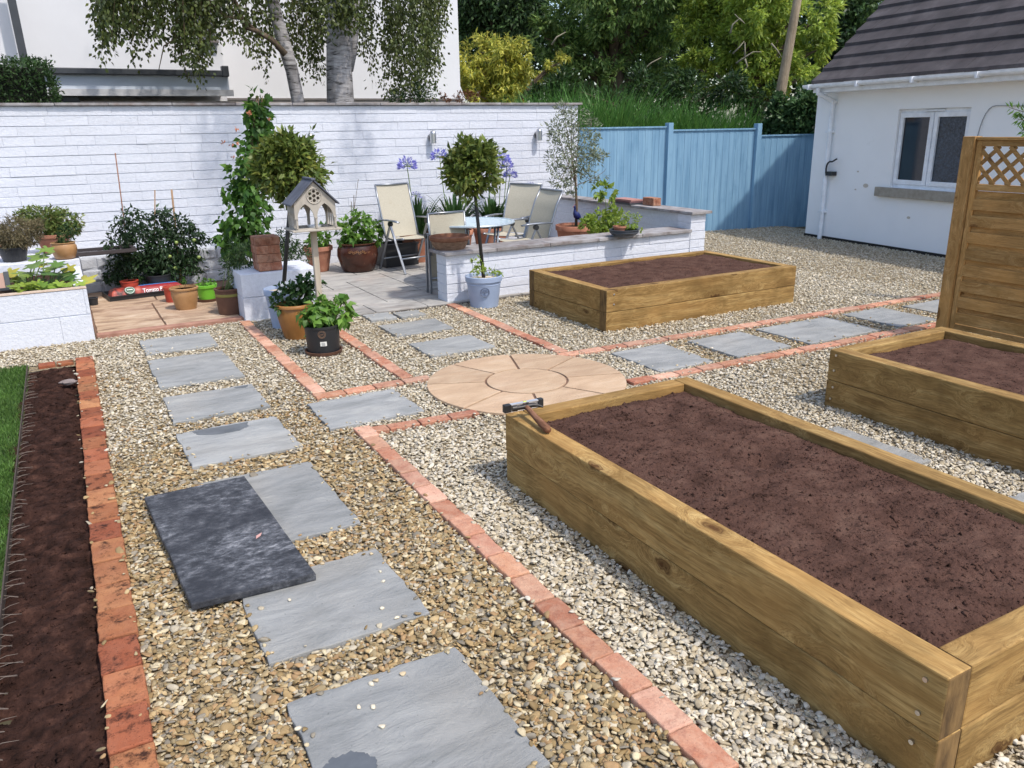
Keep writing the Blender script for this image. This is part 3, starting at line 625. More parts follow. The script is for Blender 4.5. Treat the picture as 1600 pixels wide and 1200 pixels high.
# ------------------------------------------------------------------ raised sleeper beds
def soil_grid(name, x0, x1, y0, y1, z, parent, m, res=.012, mid=.36, amp=.035, seed=1, edge=.03, crumbs=2500, struct=None, dips=()):
    nx, ny = int((x1-x0)/res), int((y1-y0)/res); X, Y = np.meshgrid(np.linspace(x0, x1, nx), np.linspace(y0, y1, ny)); P = np.stack([X.ravel(), Y.ravel(), np.zeros(X.size)+seed*7.3], 1)
    n = fbm(P, 2.6, 3, seed)*amp*1.2+fbm(P*np.array([1, 1.8, 1]), 14, 3, seed+9)*amp*mid+np.minimum(fbm(P*np.array([1.6, 1, 1]), 45, 3, seed+5)+.16, .06)*amp*.55
    e = np.minimum(np.minimum(P[:, 0]-x0, x1-P[:, 0]), np.minimum(P[:, 1]-y0, y1-P[:, 1])); n -= edge*np.exp(-e/.05)
    for dx, dy, dr, dd in dips: n -= dd*np.exp(-((P[:, 0]-dx)**2+(P[:, 1]-dy)**2)/dr**2)
    V = np.stack([P[:, 0], P[:, 1], z+n], 1); i = np.arange(ny-1)[:, None]*nx+np.arange(nx-1)[None]; i = i.ravel(); F = np.stack([i, i+1, i+nx+1, i+nx], 1)
    T = np.concatenate([F[:, [0, 1, 2]], F[:, [0, 2, 3]]])
    if crumbs:
        tet = np.array([(0, 0, 1), (.94, 0, -.33), (-.47, .82, -.33), (-.47, -.82, -.33), (.3, .3, .5)]); tf = np.array([(0, 1, 4), (4, 1, 2), (0, 4, 2), (0, 2, 3), (0, 3, 1), (1, 3, 2)])
        k = rng.integers(0, len(V), crumbs); s = rng.gamma(2.0, .0016, crumbs).clip(.0015, .012); A = rng.normal(size=(crumbs, 5, 3))*.25+tet
        CV = V[k][:, None, :]+A*s[:, None, None]*np.array([1.3, 1, .8]); CF = (np.arange(crumbs)*5)[:, None, None]+tf[None]+len(V)
        V = np.concatenate([V, CV.reshape(-1, 3)]); T = np.concatenate([T, CF.reshape(-1, 3)])
    return fast_obj(name, V, T, m, parent, smooth=True, kind=struct)
def bed(label, x0, x1, y0, y1, h, long_axis, seed, z0=-.03, dips=(), soilz=.025, crumbs=2500, res=.012, mid=.36):
    t = thing('raised_bed', label, 'raised bed', ((x0+x1)/2, (y0+y1)/2, 0), group='timber raised beds'); th = .1
    EXCL.append([(x0, y0), (x1, y0), (x1, y1), (x0, y1)])
    hc = .2
    for k in (0, 1):
        za = h-hc*(2-k)+.001; zb = h-hc*(1-k)-.001; za = max(za, z0)
        j = lambda: random.uniform(-.002, .002)
        if long_axis == 'y':
            L = [(x0, x0+th, y0, y1, 1), (x1-th, x1, y0, y1, 1), (x0+th+.001, x1-th-.001, y0+j(), y0+th, 0), (x0+th+.001, x1-th-.001, y1-th, y1+j(), 0)]
        else:
            L = [(x0, x1, y0, y0+th, 0), (x0, x1, y1-th, y1, 0), (x0+.001, x0+th, y0+th+.001, y1-th-.001, 1), (x1-th, x1-.001, y0+th+.001, y1-th-.001, 1)]
        for a, b, c, d, ax in L:
            o = random.uniform(-.0015, .0015); mb = MB(); mb.box(a+(o if ax else 0), b+(o if ax else 0), c+(0 if ax else o), d+(0 if ax else o), za, zb)
            ob = mb.obj('sleeper', M['sleeper'][ax], t, bevel=.006); ob.data.materials.append(M['endgrain'])
            for p in ob.data.polygons:
                if abs(p.normal[1 if ax else 0]) > .9: p.material_index = 1
            if k == 1 or True:   # screw heads near the ends
                pass
    soil_grid('soil', x0+th-.005, x1-th+.005, y0+th-.005, y1-th+.005, h-soilz, t, M['soil'], seed=seed, dips=dips, crumbs=crumbs, res=res, mid=mid)
    return t
def screws(t, pts, axis):
    for p in pts:
        mb = MB(); Mx = Matrix.Translation(p) @ (Matrix.Rotation(R(90), 4, 'Y') if axis == 'x' else Matrix.Rotation(R(90), 4, 'X'))
        mb.lathe([(0, -.004), (.0075, -.004), (.0075, .003), (.003, .0045), (0, .0045)], (0, 0, 0), 10, Mx); mb.obj('screw', M['steel'], t)
hd = G(1195, 712, .36)
nb = bed('large timber raised bed in the right foreground with a hammer on its corner', 1.815, 3.005, .98, 3.365, .37, 'y', 1, dips=[(hd.x, hd.y, .07, .05)]+[(2.0+random.random()*.85, 1.15+random.random()*2.0, random.uniform(.05, .12), random.uniform(-.012, .022)) for i in range(26)], res=.0075, crumbs=14000, mid=.55)
screws(nb, [(1.812, 1.04, .33), (1.812, 1.045, .22), (1.812, 1.05, .12)], 'x')
rbed = bed('timber raised bed at the right edge in front of the trellis screen', 4.16, 5.29, .8, 3.335, .37, 'y', 2)
screws(rbed, [(4.157, 3.28, .34), (4.157, 3.285, .24), (4.157, 3.28, .13), (4.157, 3.29, .05)], 'x')
fd = G(1095, 421, .35)
fb = bed('far timber raised bed standing against the low white wall', 4.1, 6.45, 5.68, 7.03, .37, 'x', 3, dips=[(fd.x, fd.y, .08, .06)], soilz=.012)
screws(fb, [(4.18, 5.677, .33), (4.18, 5.677, .24)], 'y')
# ------------------------------------------------------------------ dark soil strip and lawn on the left
soil_grid('soil_strip', -.5, -.06, 1.0, 7.16, -.012, None, M['dark_soil'], res=.009, amp=.06, seed=4, edge=.03, crumbs=16000, mid=1.0, struct='structure')
MB().add([(-3, .5, -.006), (-.46, .5, -.006), (-.4, 7.2, -.006), (-3, 7.4, -.006)], [(0, 1, 2, 3)]).obj('lawn', M['grass_base'], kind='structure')
n = 46000; gx = rng.uniform(-1.05, -.385, n); gy = rng.uniform(3.0, 7.25, n); keep = gx < -.455+(gy-3.0)*.0145+rng.normal(size=n)*.006; gx, gy = gx[keep], gy[keep]; n = len(gx)
V, F = leaf_arrays(np.stack([gx, gy, np.full(n, -.008)], 1), np.stack([rng.normal(size=n)*.45, rng.normal(size=n)*.45, np.ones(n)], 1), rdir(n), rng.uniform(.025, .05, n), rng.uniform(.003, .005, n), .1, .25)
fast_obj('grass', V, F, M['grass'], kind='stuff', label='short bright green lawn grass at the left edge', cat='grass')
le = thing('lawn_edging', 'pale spiked plastic lawn edging lying open beside the grass', 'lawn edging', (-.42, 4.5, 0))
mb = MB(); mb.bar((-.44, 2.2, .012), (-.395, 7.15, .012), .006, .05); mb.obj('edging_strip', plain('dark_edging', lin(70, 58, 48), .7), le)
y = 2.25; psm = plain('pale_plastic_spikes', lin(108, 95, 84), .7)
while y < 7.1:
    x = -.44+(y-2.2)*.009; zz = .02; mb = MB(); dx = random.uniform(.04, .085); dy = random.uniform(-.03, .05)*(1 if y > 3.6 else .3)
    mb.tube([(x+.004, y, zz), (x+dx*.5, y+dy*.5, zz+.008), (x+dx, y+dy, zz+random.uniform(-.006, .008))], [.0014, .0012, .0007], 5)
    if random.random() < .7: mb.tube([(x+.004, y+.03, zz), (x+dx, y+dy, zz)], [.0018, .0012], 5)
    mb.obj('spike', psm, le); y += random.uniform(.05, .09)
c = G(108, 601, 0); mb = MB(); bm = bmesh.new(); bmesh.ops.create_icosphere(bm, subdivisions=2, radius=1)
for v in bm.verts: v.co = Vector((v.co.x*.055, v.co.y*.03, v.co.z*.02))*(1+.35*math.sin(v.co.x*7+v.co.y*4+1)*math.cos(v.co.z*5))
mb.add([(v.co.x+c.x, v.co.y+c.y, v.co.z+.02) for v in bm.verts], [[q.index for q in f.verts] for f in bm.faces]); bm.free()
mb.obj('grey_stone', plain('grey_lump', lin(122, 110, 106), .9, b=.4), label='grey lump of stone lying on the dark soil strip', cat='stone')
# ------------------------------------------------------------------ blue fence behind the right of the garden
fn = thing('garden_fence', 'blue painted close board fence behind the gravel', 'fence', (9, 10.6, 0))
fl = lambda x: 10.98-.14*(x-7.2)
def fence_panel(x0, x1, h):
    mb = MB(); n = round((x1-x0)/.125); dx = (x1-x0)/n
    for i in range(n):
        xa, xb = x0+dx*i, x0+dx*(i+1)+.014; mb.add([(xa, fl(xa)-.009, -.08), (xb, fl(xb)-.004, -.08), (xb, fl(xb)+.004, -.08), (xa, fl(xa)+.004, -.08), (xa, fl(xa)-.009, h-.012), (xb, fl(xb)-.004, h-.012), (xb, fl(xb)+.004, h-.012), (xa, fl(xa)+.004, h-.012)],
            [(0, 3, 2, 1), (4, 5, 6, 7), (0, 1, 5, 4), (1, 2, 6, 5), (2, 3, 7, 6), (3, 0, 4, 7)])
    mb.bar((x0, fl(x0)-.006, h), (x1, fl(x1)-.006, h), .045, .024)
    mb.obj('fence_panel', M['fence'], fn)
def hpx(px, py, x): return PL(px, py, (7.2, fl(7.2)), (8.2, fl(8.2))).z
pa = PL(1043, 250, (7.2, fl(7.2)), (8.2, fl(8.2))).x; pc = PL(1180, 250, (7.2, fl(7.2)), (8.2, fl(8.2))).x
fence_panel(7.1, pa-.05, hpx(1000, 199, 0)); fence_panel(pa+.05, pc-.05, hpx(1110, 202.5, 0)); fence_panel(pc+.05, pc+1.9, hpx(1230, 211, 0))
for x, py in ((pa, 192), (pc, 193), (pc+1.95, 211)):
    h = hpx(1043 if x == pa else 1180 if x == pc else 1270, py, 0); mb = MB(); mb.box(x-.05, x+.05, fl(x)-.06, fl(x)+.04, -.1, h); mb.obj('fence_post', M['fence'], fn, bevel=.005)
# ------------------------------------------------------------------ white outbuilding on the right
HA, HB = (10.62, 9.24), (10.29, 6.48); ha = math.atan2(HB[1]-HA[1], HB[0]-HA[0])
hs = thing('outbuilding', 'white rendered outbuilding with a dark tiled roof and one window', 'outbuilding', (HA[0], HA[1], 0), ha)
def HU(px, py, v=0.0):            # pixel -> (u along the front, z) on the front plane pushed out by v
    n = Vector((-math.sin(ha), math.cos(ha), 0)); A = Vector((*HA, 0))+n*v; B = Vector((*HB, 0))+n*v
    p = PL(px, py, (A.x, A.y), (B.x, B.y)); d = Vector((math.cos(ha), math.sin(ha), 0)); return (p-A).dot(d), p.z
uL, zT = HU(1405, 171); uR, _ = HU(1518, 169); _, zB = HU(1389.5, 292.5); LEN = 7.0; DEP = 5.0; HT = 2.2
mb = MB()
for a, b, c, d in ((0, uL, 0, 1), (uR, LEN, 0, 1)): mb.box(a, b, 0, .25, -.2, HT)
mb.box(uL, uR, 0, .25, -.2, zB); mb.box(uL, uR, 0, .25, zT, HT); mb.box(0, .25, .25, DEP, -.2, HT); mb.box(.25, LEN, DEP-.25, DEP, -.2, HT); mb.box(LEN-.25, LEN, .25, DEP-.25, -.2, HT)
mb.add([(0, 0, HT), (0, DEP, HT), (0, DEP/2, HT+DEP/2*.92), (.2, 0, HT), (.2, DEP, HT), (.2, DEP/2, HT+DEP/2*.92)], [(0, 2, 1), (3, 4, 5), (0, 3, 5, 2), (1, 2, 5, 4), (0, 1, 4, 3)])
mb.obj('wall', M['render'], hs, local=True)
MB().box(-.01, LEN, -.012, 0, -.2, .035).obj('damp_course', plain('dark_base_line', (.02, .018, .016), .9), hs, local=True)
sl_ = math.tan(R(43)); ov = .3; gz = 2.3; RU = HU(1267, 138, -.3)[0]
rf = MB(); gauge = .262; dyv = gauge*math.cos(R(43)); k = 0; v = -ov
nrow = int((DEP/2+ov)/dyv)+1
for k in range(nrow):
    v0 = -ov+k*dyv; u = -.28
    off = .165 if k % 2 else 0
    u = RU-off
    while u < LEN+.2:
        u0 = max(u, RU); u1 = u+.33-.003; j = random.uniform(-.002, .003); v1 = v0+dyv+.06
        z0 = gz+(v0+ov)*sl_+.054+j; z1 = gz+(v1+ov)*sl_+.0+j
        rf.add([(u0, v0, z0-.046), (u1, v0, z0-.046), (u1, v1, z1-.046), (u0, v1, z1-.046), (u0, v0, z0), (u1, v0, z0), (u1, v1, z1), (u0, v1, z1)], [(0, 3, 2, 1), (4, 5, 6, 7), (0, 1, 5, 4), (1, 2, 6, 5), (2, 3, 7, 6), (3, 0, 4, 7)])
        u += .33
rz = gz+(DEP/2+ov)*sl_
rf.add([(RU, DEP/2, rz-.05), (LEN+.2, DEP/2, rz-.05), (LEN+.2, DEP+ov, gz-.05), (RU, DEP+ov, gz-.05)], [(0, 1, 2, 3)])
rf.obj('roof', M['tile'], hs, local=True)
gt = MB(); prof = [(math.cos(a)*.048, math.sin(a)*.048) for a in [math.pi+i*math.pi/8 for i in range(9)]]
gu0 = HU(1257, 140, -.33)[0]; P = [(gu0, -ov-.03+y, gz-.01+z) for y, z in prof]+[(LEN, -ov-.03+y, gz-.01+z) for y, z in prof]; n9 = len(prof)
P += [(gu0, -ov-.03+y*.9, gz-.005+z*.9) for y, z in prof]+[(LEN, -ov-.03+y*.9, gz-.005+z*.9) for y, z in prof]
F = [(i, i+1, n9+i+1, n9+i) for i in range(n9-1)]+[(2*n9+i, 3*n9+i, 3*n9+i+1, 2*n9+i+1) for i in range(n9-1)]+[tuple(range(n9))]
gt.add(P, F)
for u in [gu0+.12+i*.95 for i in range(7)]: gt.box(u, u+.03, -ov-.095, -ov+.03, gz-.075, gz+.0)
g_ = gt.obj('gutter', M['white_pvc'], hs, local=True)
MB().box(RU+.02, LEN, -ov+.03, -ov+.05, gz-.12, gz+.02).obj('fascia', M['white_pvc'], hs, local=True)
MB().box(RU+.02, LEN, -ov+.051, -.002, gz-.118, gz-.105).obj('soffit', M['white_pvc'], hs, local=True)
du, _ = HU(1311, 180); dn = MB(); du = .36
dn.tube([(du, -ov-.03, gz-.06), (du, -ov-.03, gz-.13), (du+.03, -.06, gz-.24), (du+.03, -.055, gz-.3), (du+.03, -.055, -.02)], .034, 12)
for z in (1.62, .42, 2.05): dn.box(du-.02, du+.08, -.1, 0, z-.02, z+.01)
dn.obj('downpipe', M['white_pvc'], hs, local=True, auto=40)
wf = MB(); fw_ = .06; um = (uL+uR)/2
for a, b in ((uL+.01, um-.008), (um+.008, uR-.01)):
    wf.box(a, a+fw_, .03, .1, zB+.05, zT-.05); wf.box(b-fw_, b, .03, .1, zB+.05, zT-.05); wf.box(a+fw_, b-fw_, .03, .1, zB+.05, zB+.05+fw_); wf.box(a+fw_, b-fw_, .03, .1, zT-.05-fw_, zT-.05)
wf.box(uL, uR, .05, .11, zB+.0, zB+.05); wf.box(uL, uR, .05, .11, zT-.05, zT); wf.box(um-.007, um+.007, .05, .1, zB+.05, zT-.05); wf.box(uL+.0, uL+.012, .05, .1, zB+.05, zT-.05); wf.box(uR-.012, uR, .05, .1, zB+.05, zT-.05)
wf.box(um-.16, um+.16, .02, .05, zT-.035, zT-.015)
w_ = wf.obj('window', M['white_pvc'], hs, local=True, bevel=.004)
for (a, b), pm in (((uL+.07, um-.068), 'pane'), ((um+.068, uR-.07), 'pane_obscure')):
    MB().box(a-.01, b+.01, .06, .07, zB+.1, zT-.1).obj('pane', M[pm], w_, local=True)
mb = MB(); mb.lathe([(0, 0), (.03, 0), (.04, .05), (.035, .09), (0, .09)], (uL+.17, .14, zB+.1), 14); mb.lathe([(0, 0), (.022, 0), (.02, .12), (.01, .16), (0, .16)], (uL+.36, .15, zB+.1), 12)
mb.obj('jar', plain('pale_jar', (.4, .42, .42), .5), w_, local=True)
uS, zS = HU(1376, 302, .06); MB().box(uS, uR+.12, -.07, .03, zB-.13, zB-.002).obj('sill', M['sill'], hs, local=True, bevel=.006)
hk = MB(); u1, z1 = HU(1302, 271); u2, z2 = HU(1314, 248)
hk.box(u1-.06, u1+.07, -.1, -.0, z1-.03, z1+.03); hk.tube(bez((u1-.05, -.1, z1), (u1-.08, -.1, z1+.2), (u1+.06, -.1, z1+.18), 6)+bez((u1+.08, -.1, z1+.19), (u1+.14, -.1, z1+.22), (u2+.02, -.1, z2), 5), .013, 8)
hk.obj('hose_bracket', M['black'], hs, local=True)
pp = MB(); 
for (x, y, r) in ((1353, 290, .05), (1341, 268, .02), (1337, 296, .018), (1420, 340, .03)):
    uu, zz = HU(x, y); pp.lathe([(0, 0), (r*.8, .0), (r, -.003), (r, -.006)], (0, 0, 0), 9, Matrix.Translation((uu, -.0015, zz)) @ Matrix.Rotation(R(-90), 4, 'X') @ Matrix.Scale(.6, 4, (0, 1, 0)))
pp.obj('bare_patch', plain('bare_plaster', lin(196, 186, 172), .95), hs, local=True)
cb = MB(); ua, za = HU(1530, 210, .02); ub, zb_ = HU(1560, 165, .02); uc, zc = HU(1600, 167, .02)
cb.tube(bez((ua, -.02, za-.3), (ua+.0, -.02, zb_), (ub, -.02, zb_), 9)+[(uc+.3, -.02, zc)], .006, 6); cb.obj('cable', plain('grey_cable', lin(150, 152, 156), .6), hs, local=True)
# ------------------------------------------------------------------ trellis topped screen
TX = 6.5; scr = thing('trellis_screen', 'timber screen of horizontal slats with a lattice top on a square post', 'garden screen', (TX, 3.2, 0))
zt = PX(1520, 213, TX).z
ya = PX(1517, 213, TX).y; yb = PX(1540, 214, TX).y
mb = MB(); mb.box(TX-.05, TX+.05, 4.02, 4.12, -.05, zt); mb.obj('post', M['panelwood'][2], scr, bevel=.004)
mb = MB(); mb.box(TX-.05, TX+.05, 2.02, 2.12, -.05, zt); mb.obj('post', M['panelwood'][2], scr, bevel=.004)
py0, py1 = 2.125, 4.015; ztl = PX(1560, 294, TX).z; zb0 = .06
for a, b, c, d, ax in ((py0, py0+.045, zb0, zt-.03, 2), (py1-.045, py1, zb0, zt-.03, 2)): MB().box(TX-.022, TX+.022, a, b, c, d).obj('stile', M['panelwood'][ax], scr, bevel=.003)
for z0_, z1_ in ((zt-.075, zt-.03), (ztl-.025, ztl+.025), (zb0, zb0+.045)): MB().box(TX-.023, TX+.023, py0+.046, py1-.046, z0_, z1_).obj('rail', M['panelwood'][1], scr, bevel=.003)
MB().box(TX-.035, TX+.035, py0, py1, zt-.029, zt-.005).obj('cap_rail', M['panelwood'][1], scr, bevel=.004)
zs = [PX(1538+0*i, y, TX).z for i, y in enumerate((440/3.75+200, 515/3.75+200, 568/3.75+200, 640/3.75+200))]
pit = .134; wide = .088; z = ztl-.03; k = 0
while z > zb0+.08:
    MB().box(TX-.004, TX+.004, py0+.046, py1-.046, max(z-.085, zb0+.046), z).obj('slat', M['panelwood'][1], scr)
    if z-.065 > zb0+.1: MB().box(TX-.026, TX-.014, py0+.046, py1-.046, z-.06-wide+random.uniform(-.003, .003), z-.06).obj('slat', M['panelwood'][1], scr)
    z -= pit
la = MB(); hz = zt-.075-ztl-.025; zc0 = ztl+.025
for sgn, xo in ((1, -.012), (-1, .0)):
    y = py0-hz
    while y < py1+hz:
        a = [y, zc0]; b = [y+hz*sgn, zc0+hz] if sgn > 0 else [y+hz, zc0]
        if sgn > 0: p, q = Vector((TX+xo, y, zc0)), Vector((TX+xo, y+hz, zc0+hz))
        else: p, q = Vector((TX+xo, y+hz, zc0)), Vector((TX+xo, y, zc0+hz))
        lo, hi = py0+.046, py1-.046
        def clip(p, q):
            d = q-p; t0, t1 = 0, 1
            for lim, s in ((lo, 1), (hi, -1)):
                if abs(d.y) < 1e-6: continue
                t = (lim-p.y)/d.y
                if d.y*s > 0: t0 = max(t0, t)
                else: t1 = min(t1, t)
            return (p+d*t0, p+d*t1) if t1 > t0+.03 else None
        r_ = clip(p, q)
        if r_: la.bar(r_[0], r_[1], .03, .01, (1, 0, 0))
        y += .125
la.obj('lattice', M['panelwood'][1], scr)
# ------------------------------------------------------------------ neighbouring house behind the tall wall
NY = 15.0; NR = 16.0
nh = thing('neighbour_house', 'large pale rendered house with a dark gutter behind the garden wall', 'house', (1.5, NY, 0))
xc = PY(343, 50, NY).x; xr = PY(718, 100, NR).x; xp0, xp1 = PY(18, 0, NY).x, PY(30, 0, NY).x
mb = MB(); mb.box(-8, xc, NY, NY+3, 0, 6.5); mb.obj('front_wall', M['nb_render'], nh)
mb = MB(); mb.box(xc, xr, NR, NR+4, 0, 6.5); mb.add([(xr, NR, 2.6), (xr, NR+1, 2.6), (xr+.12, NR, 2.33), (xr+.12, NR+1, 2.33), (xr, NR, 2.25), (xr, NR+1, 2.25)], [(0, 2, 3, 1), (0, 4, 2), (1, 3, 5), (4, 5, 3, 2)]); mb.obj('side_wall', M['nb_render'], nh)
zl = PY(560, 155, NR).z
MB().box(xc, xr+.05, NR-.05, NR-.001, zl-.02, zl+.015).obj('bell_cast', plain('brown_grey_trim', lin(110, 104, 100), .8), nh)
MB().box(xc, xr+.02, NR-.03, NR-.001, 1.2, zl-.02).obj('plinth_band', plain('light_trim', lin(168, 160, 154), .9), nh)
EY = 14.2
zf1, zf0 = PY(200, 116, EY).z, PY(200, 139, EY).z; xe = PY(357, 125, EY).x
ex = MB(); ex.box(-8, xe, EY, NY-.001, zf0-.06, zf1); ex.obj('canopy_fascia', surf('blue_grey_fascia', [(.3, lin(186, 194, 206)), (.7, lin(200, 208, 218))], 2, rough=.5, b=0), nh)
MB().box(-8, xe+.05, EY-.04, EY-.001, zf0-.1, zf0-.005).obj('fascia_trim', plain('pale_trim', lin(196, 194, 194), .6), nh)
MB().box(-8, xe+.1, EY+.1, NY-.002, 1.0, zf0-.17).obj('extension_wall', plain('beige_wall', lin(150, 140, 132), .9), nh)
gm = MB(); gm.bar((-8, EY-.05, zf1+.035), (xe-.02, EY-.05, zf1+.03), .1, .085); gm.box(xe-.1, xe+.0, EY-.12, EY+.02, zf1-.02, zf1+.14); gm.obj('gutter', M['dkgrey'], nh, bevel=.01)
MB().box(-8, xe-.15, EY, NY-.001, zf1+.002, zf1+.03).obj('flat_roof', M['dkgrey'], nh)
a_, b_ = PY(18, 0, NY-.35), PY(38, 95, NY-.35); MB().bar(a_+(a_-b_)*.6, b_+(b_-a_)*.5, .11, .11).obj('downpipe', M['dkgrey'], nh)
a_ = PY(316, 30, NY); MB().box(a_.x-.1, a_.x+.16, NY-.01, NY+.0, PY(318, 63, NY).z, 5.4).obj('slot_window', plain('grey_glass', lin(120, 122, 130), .2), nh)
MB().box(a_.x-.14, a_.x+.2, NY-.12, NY-.011, PY(318, 67, NY).z-.0, PY(318, 63, NY).z).obj('slot_sill', plain('grey_sill', lin(126, 116, 112), .8), nh)
mb = MB(); p = PY(112, 160, EY); mb.tube([(p.x, EY+.05, p.z), (p.x, EY+.12, p.z)], .12, 20); mb.obj('round_vent', M['black'], nh)
# ------------------------------------------------------------------ pots
def hdir(p): v = Vector((p[0], p[1], 0)); return v.normalized()
def pot(name, label, cx, yb, yt, wt, wb, m, z0=0.0, style='taper', fill='compost', band=None, cat='plant pot', center=None, h=None, group=None, sub=.03, foot=None):
    B = G(cx, yb, z0) if center is None else Vector((*center, z0)); k = mpp(B); rt, rb = wt/2*k, wb/2*k
    if center is None: B = B+hdir(B)*rb
    if h is None: h = ZAT(B, cx, yt)-z0
    t = thing(name, label, cat, (B.x, B.y, z0), group=group); th = max(.012, rt*.07)
    if style == 'taper': out = [(rb, 0), (rb+(rt-rb)*.82, h*.82), (rb+(rt-rb)*.84, h*.83)]; rim = [(rt-.004, h*.83), (rt+.006, h*.84), (rt+.008, h*.99), (rt+.004, h)]
    elif style == 'round':   # bellied glazed jar
        out = [(rb, 0), (rb*1.12, h*.06), (rt*.97, h*.32), (rt*1.07, h*.55), (rt*1.04, h*.78), (rt*.95, h*.9), (rt*.93, h*.93)]; rim = [(rt*.93, h*.93), (rt*1.0, h*.945), (rt*1.03, h*.98), (rt*1.0, h)]
    elif style == 'bell': out = [(rb, 0), (rb+(rt-rb)*.4, h*.25), (rb+(rt-rb)*.85, h*.6), (rt*.97, h*.86), (rt*.95, h*.89)]; rim = [(rt*.95, h*.89), (rt*1.05, h*.91), (rt*1.06, h*.98), (rt*1.02, h)]
    elif style == 'bowl': out = [(rb, 0), (rt*.8, h*.2), (rt, h*.55), (rt*.98, h*.85)]; rim = [(rt*.98, h*.85), (rt*1.04, h*.9), (rt*1.04, h*.98), (rt, h)]
    else: out = [(rb, 0), (rt, h*.9), (rt, h*.92)]; rim = [(rt, h*.92), (rt+.006, h*.93), (rt+.006, h*.99), (rt, h)]
    zs = h-max(sub, h*.08); mb = MB(); mb.lathe(out+[(rim[0][0]-.004, rim[0][1])], B, 48); mb.obj('body', M[m] if isinstance(m, str) else m, t, smooth=False, auto=50)
    ri = rim[-1][0]-th; mb = MB(); mb.lathe(rim+[(ri, h), (ri-.01, zs-.02), (ri-.004, zs-.02), (rim[0][0]-.003, rim[0][1])], B, 48); mb.obj('rim', M[m] if isinstance(m, str) else m, t, auto=50)
    if fill: mb = MB(); mb.lathe([(0, zs+.006), (ri*.5, zs+.004), (ri-.004, zs-.004), (ri-.002, zs-.02)], B, 32); mb.obj('soil', M[fill], t, smooth=True)
    if band: mb = MB(); mb.lathe([(rb+(rt-rb)*a+.002, h*b_) for a, b_ in band[1]], B, 48); mb.obj('band', M[band[0]], t, smooth=True)
    if foot: mb = MB(); mb.lathe([(rt*.7, -.002), (rt*foot[1], .004), (rt*foot[1]+.008, .03), (rt*foot[1]-.004, .03), (rt*foot[1]-.012, .012), (0, .012)], B, 40); mb.obj('saucer', M[foot[0]], t, auto=40)
    return t, B, rt, h+z0, zs+z0
pebbles_m = plain('pale_pebbles', lin(214, 196, 170), .8, b=.8, bs=30)
M['pebbles'] = pebbles_m
def roundel(t, B, r, z, h, ang, R_, m):
    """tree roundel pressed into the pot wall"""
    f = Vector((math.sin(ang), -math.cos(ang), 0)); s = Vector((math.cos(ang), math.sin(ang), 0)); rr = r+.002
    def on(a, b): th = a/rr; d = f*math.cos(th)+s*math.sin(th); return B+d*rr+Vector((0, 0, z+b))
    mb = MB(); mb.tube([on(math.cos(a)*R_, math.sin(a)*R_) for a in [i*2*math.pi/30 for i in range(31)]], R_*.09, 6)
    mb.tube([on(math.cos(a)*R_*.84, math.sin(a)*R_*.84) for a in [i*2*math.pi/30 for i in range(31)]], R_*.05, 6)
    mb.tube([on(0, -R_*.75), on(0, R_*.2)], R_*.1, 6)
    for sx in (-1, 1):
        mb.tube([on(0, -R_*.2), on(sx*R_*.3, R_*.15), on(sx*R_*.5, R_*.1)], R_*.07, 6); mb.tube([on(0, R_*.05), on(sx*R_*.22, R_*.4), on(sx*R_*.4, R_*.45)], R_*.07, 6)
        mb.tube([on(0, -R_*.7), on(sx*R_*.3, -R_*.72)], R_*.07, 6)
    for i in range(14): a = i*math.pi/13; mb.tube([on(math.cos(a)*R_*.5, math.sin(a)*R_*.5), on(math.cos(a)*R_*.62, math.sin(a)*R_*.62)], R_*.07, 5)
    mb.obj('roundel', m, t)
# blue pots holding the two standard trees
pR, BR_, rR, hR, zR = pot('plant_pot', 'pale blue grey pot with a tree roundel in front of the low white wall', 757, 482, 430, 56, 44, 'blue_pot', fill='pebbles', band=('blue_pot', [(.62, .71), (.80, .745), (.66, .765)]))
roundel(pR, BR_, rR*.915, .17, 0, math.atan2(BR_.x, BR_.y)*-1+.06, .045, M['blue_dark'])
pL_, BL, rL, hL, zL = pot('plant_pot', 'pale blue grey pot of pebbles half hidden behind the ochre pot', 449, 514, 449, 58, 44, 'blue_pot', fill='pebbles')
pO, BO, rO, hO, zO = pot('plant_pot', 'tall ochre glazed pot between the blue grey pot and the black pot', 465, 531, 473, 56, 38, 'ochre', style='bell')
pB, BB, rB, hB, zB_ = pot('plant_pot', 'black plastic pot with a small white label, standing on gravel', 507, 557, 506, 54, 49, 'black', style='tub', foot=('brown_pot', 1.05))
aB = -math.atan2(BB.x, BB.y)
fB = Vector((math.sin(aB), -math.cos(aB), 0)); sB = Vector((math.cos(aB), math.sin(aB), 0))
def onpot(B, r, f, s, a, z): th = a/r; return B+(f*math.cos(th)+s*math.sin(th))*r+Vector((0, 0, z))
mb = MB(); n = 6; P = []
for k in range(n+1): P += [onpot(BB, rB*.95+.003, fB, sB, -.012+.052*k/n-.012, .088), onpot(BB, rB*.96+.003, fB, sB, -.012+.052*k/n-.012, .125)]
mb.add(P, [(2*k, 2*k+2, 2*k+3, 2*k+1) for k in range(n)]); mb.obj('label', plain('white_sticker', lin(226, 224, 214), .6), pB)
mb = MB()
for z in (.097, .106, .114): mb.tube([onpot(BB, rB*.96+.0045, fB, sB, a, z) for a in (-.014, .0, .016)], .0012, 4)
mb.obj('label_print', plain('grey_print', lin(130, 130, 128), .6), pB)
mb = MB()
for R_ in (.03, .022): mb.tube([onpot(BB, rB*.97+.003, fB, sB, -.006+math.cos(a)*R_, .185+math.sin(a)*R_) for a in [i*2*math.pi/26 for i in range(27)]], .0022, 5)
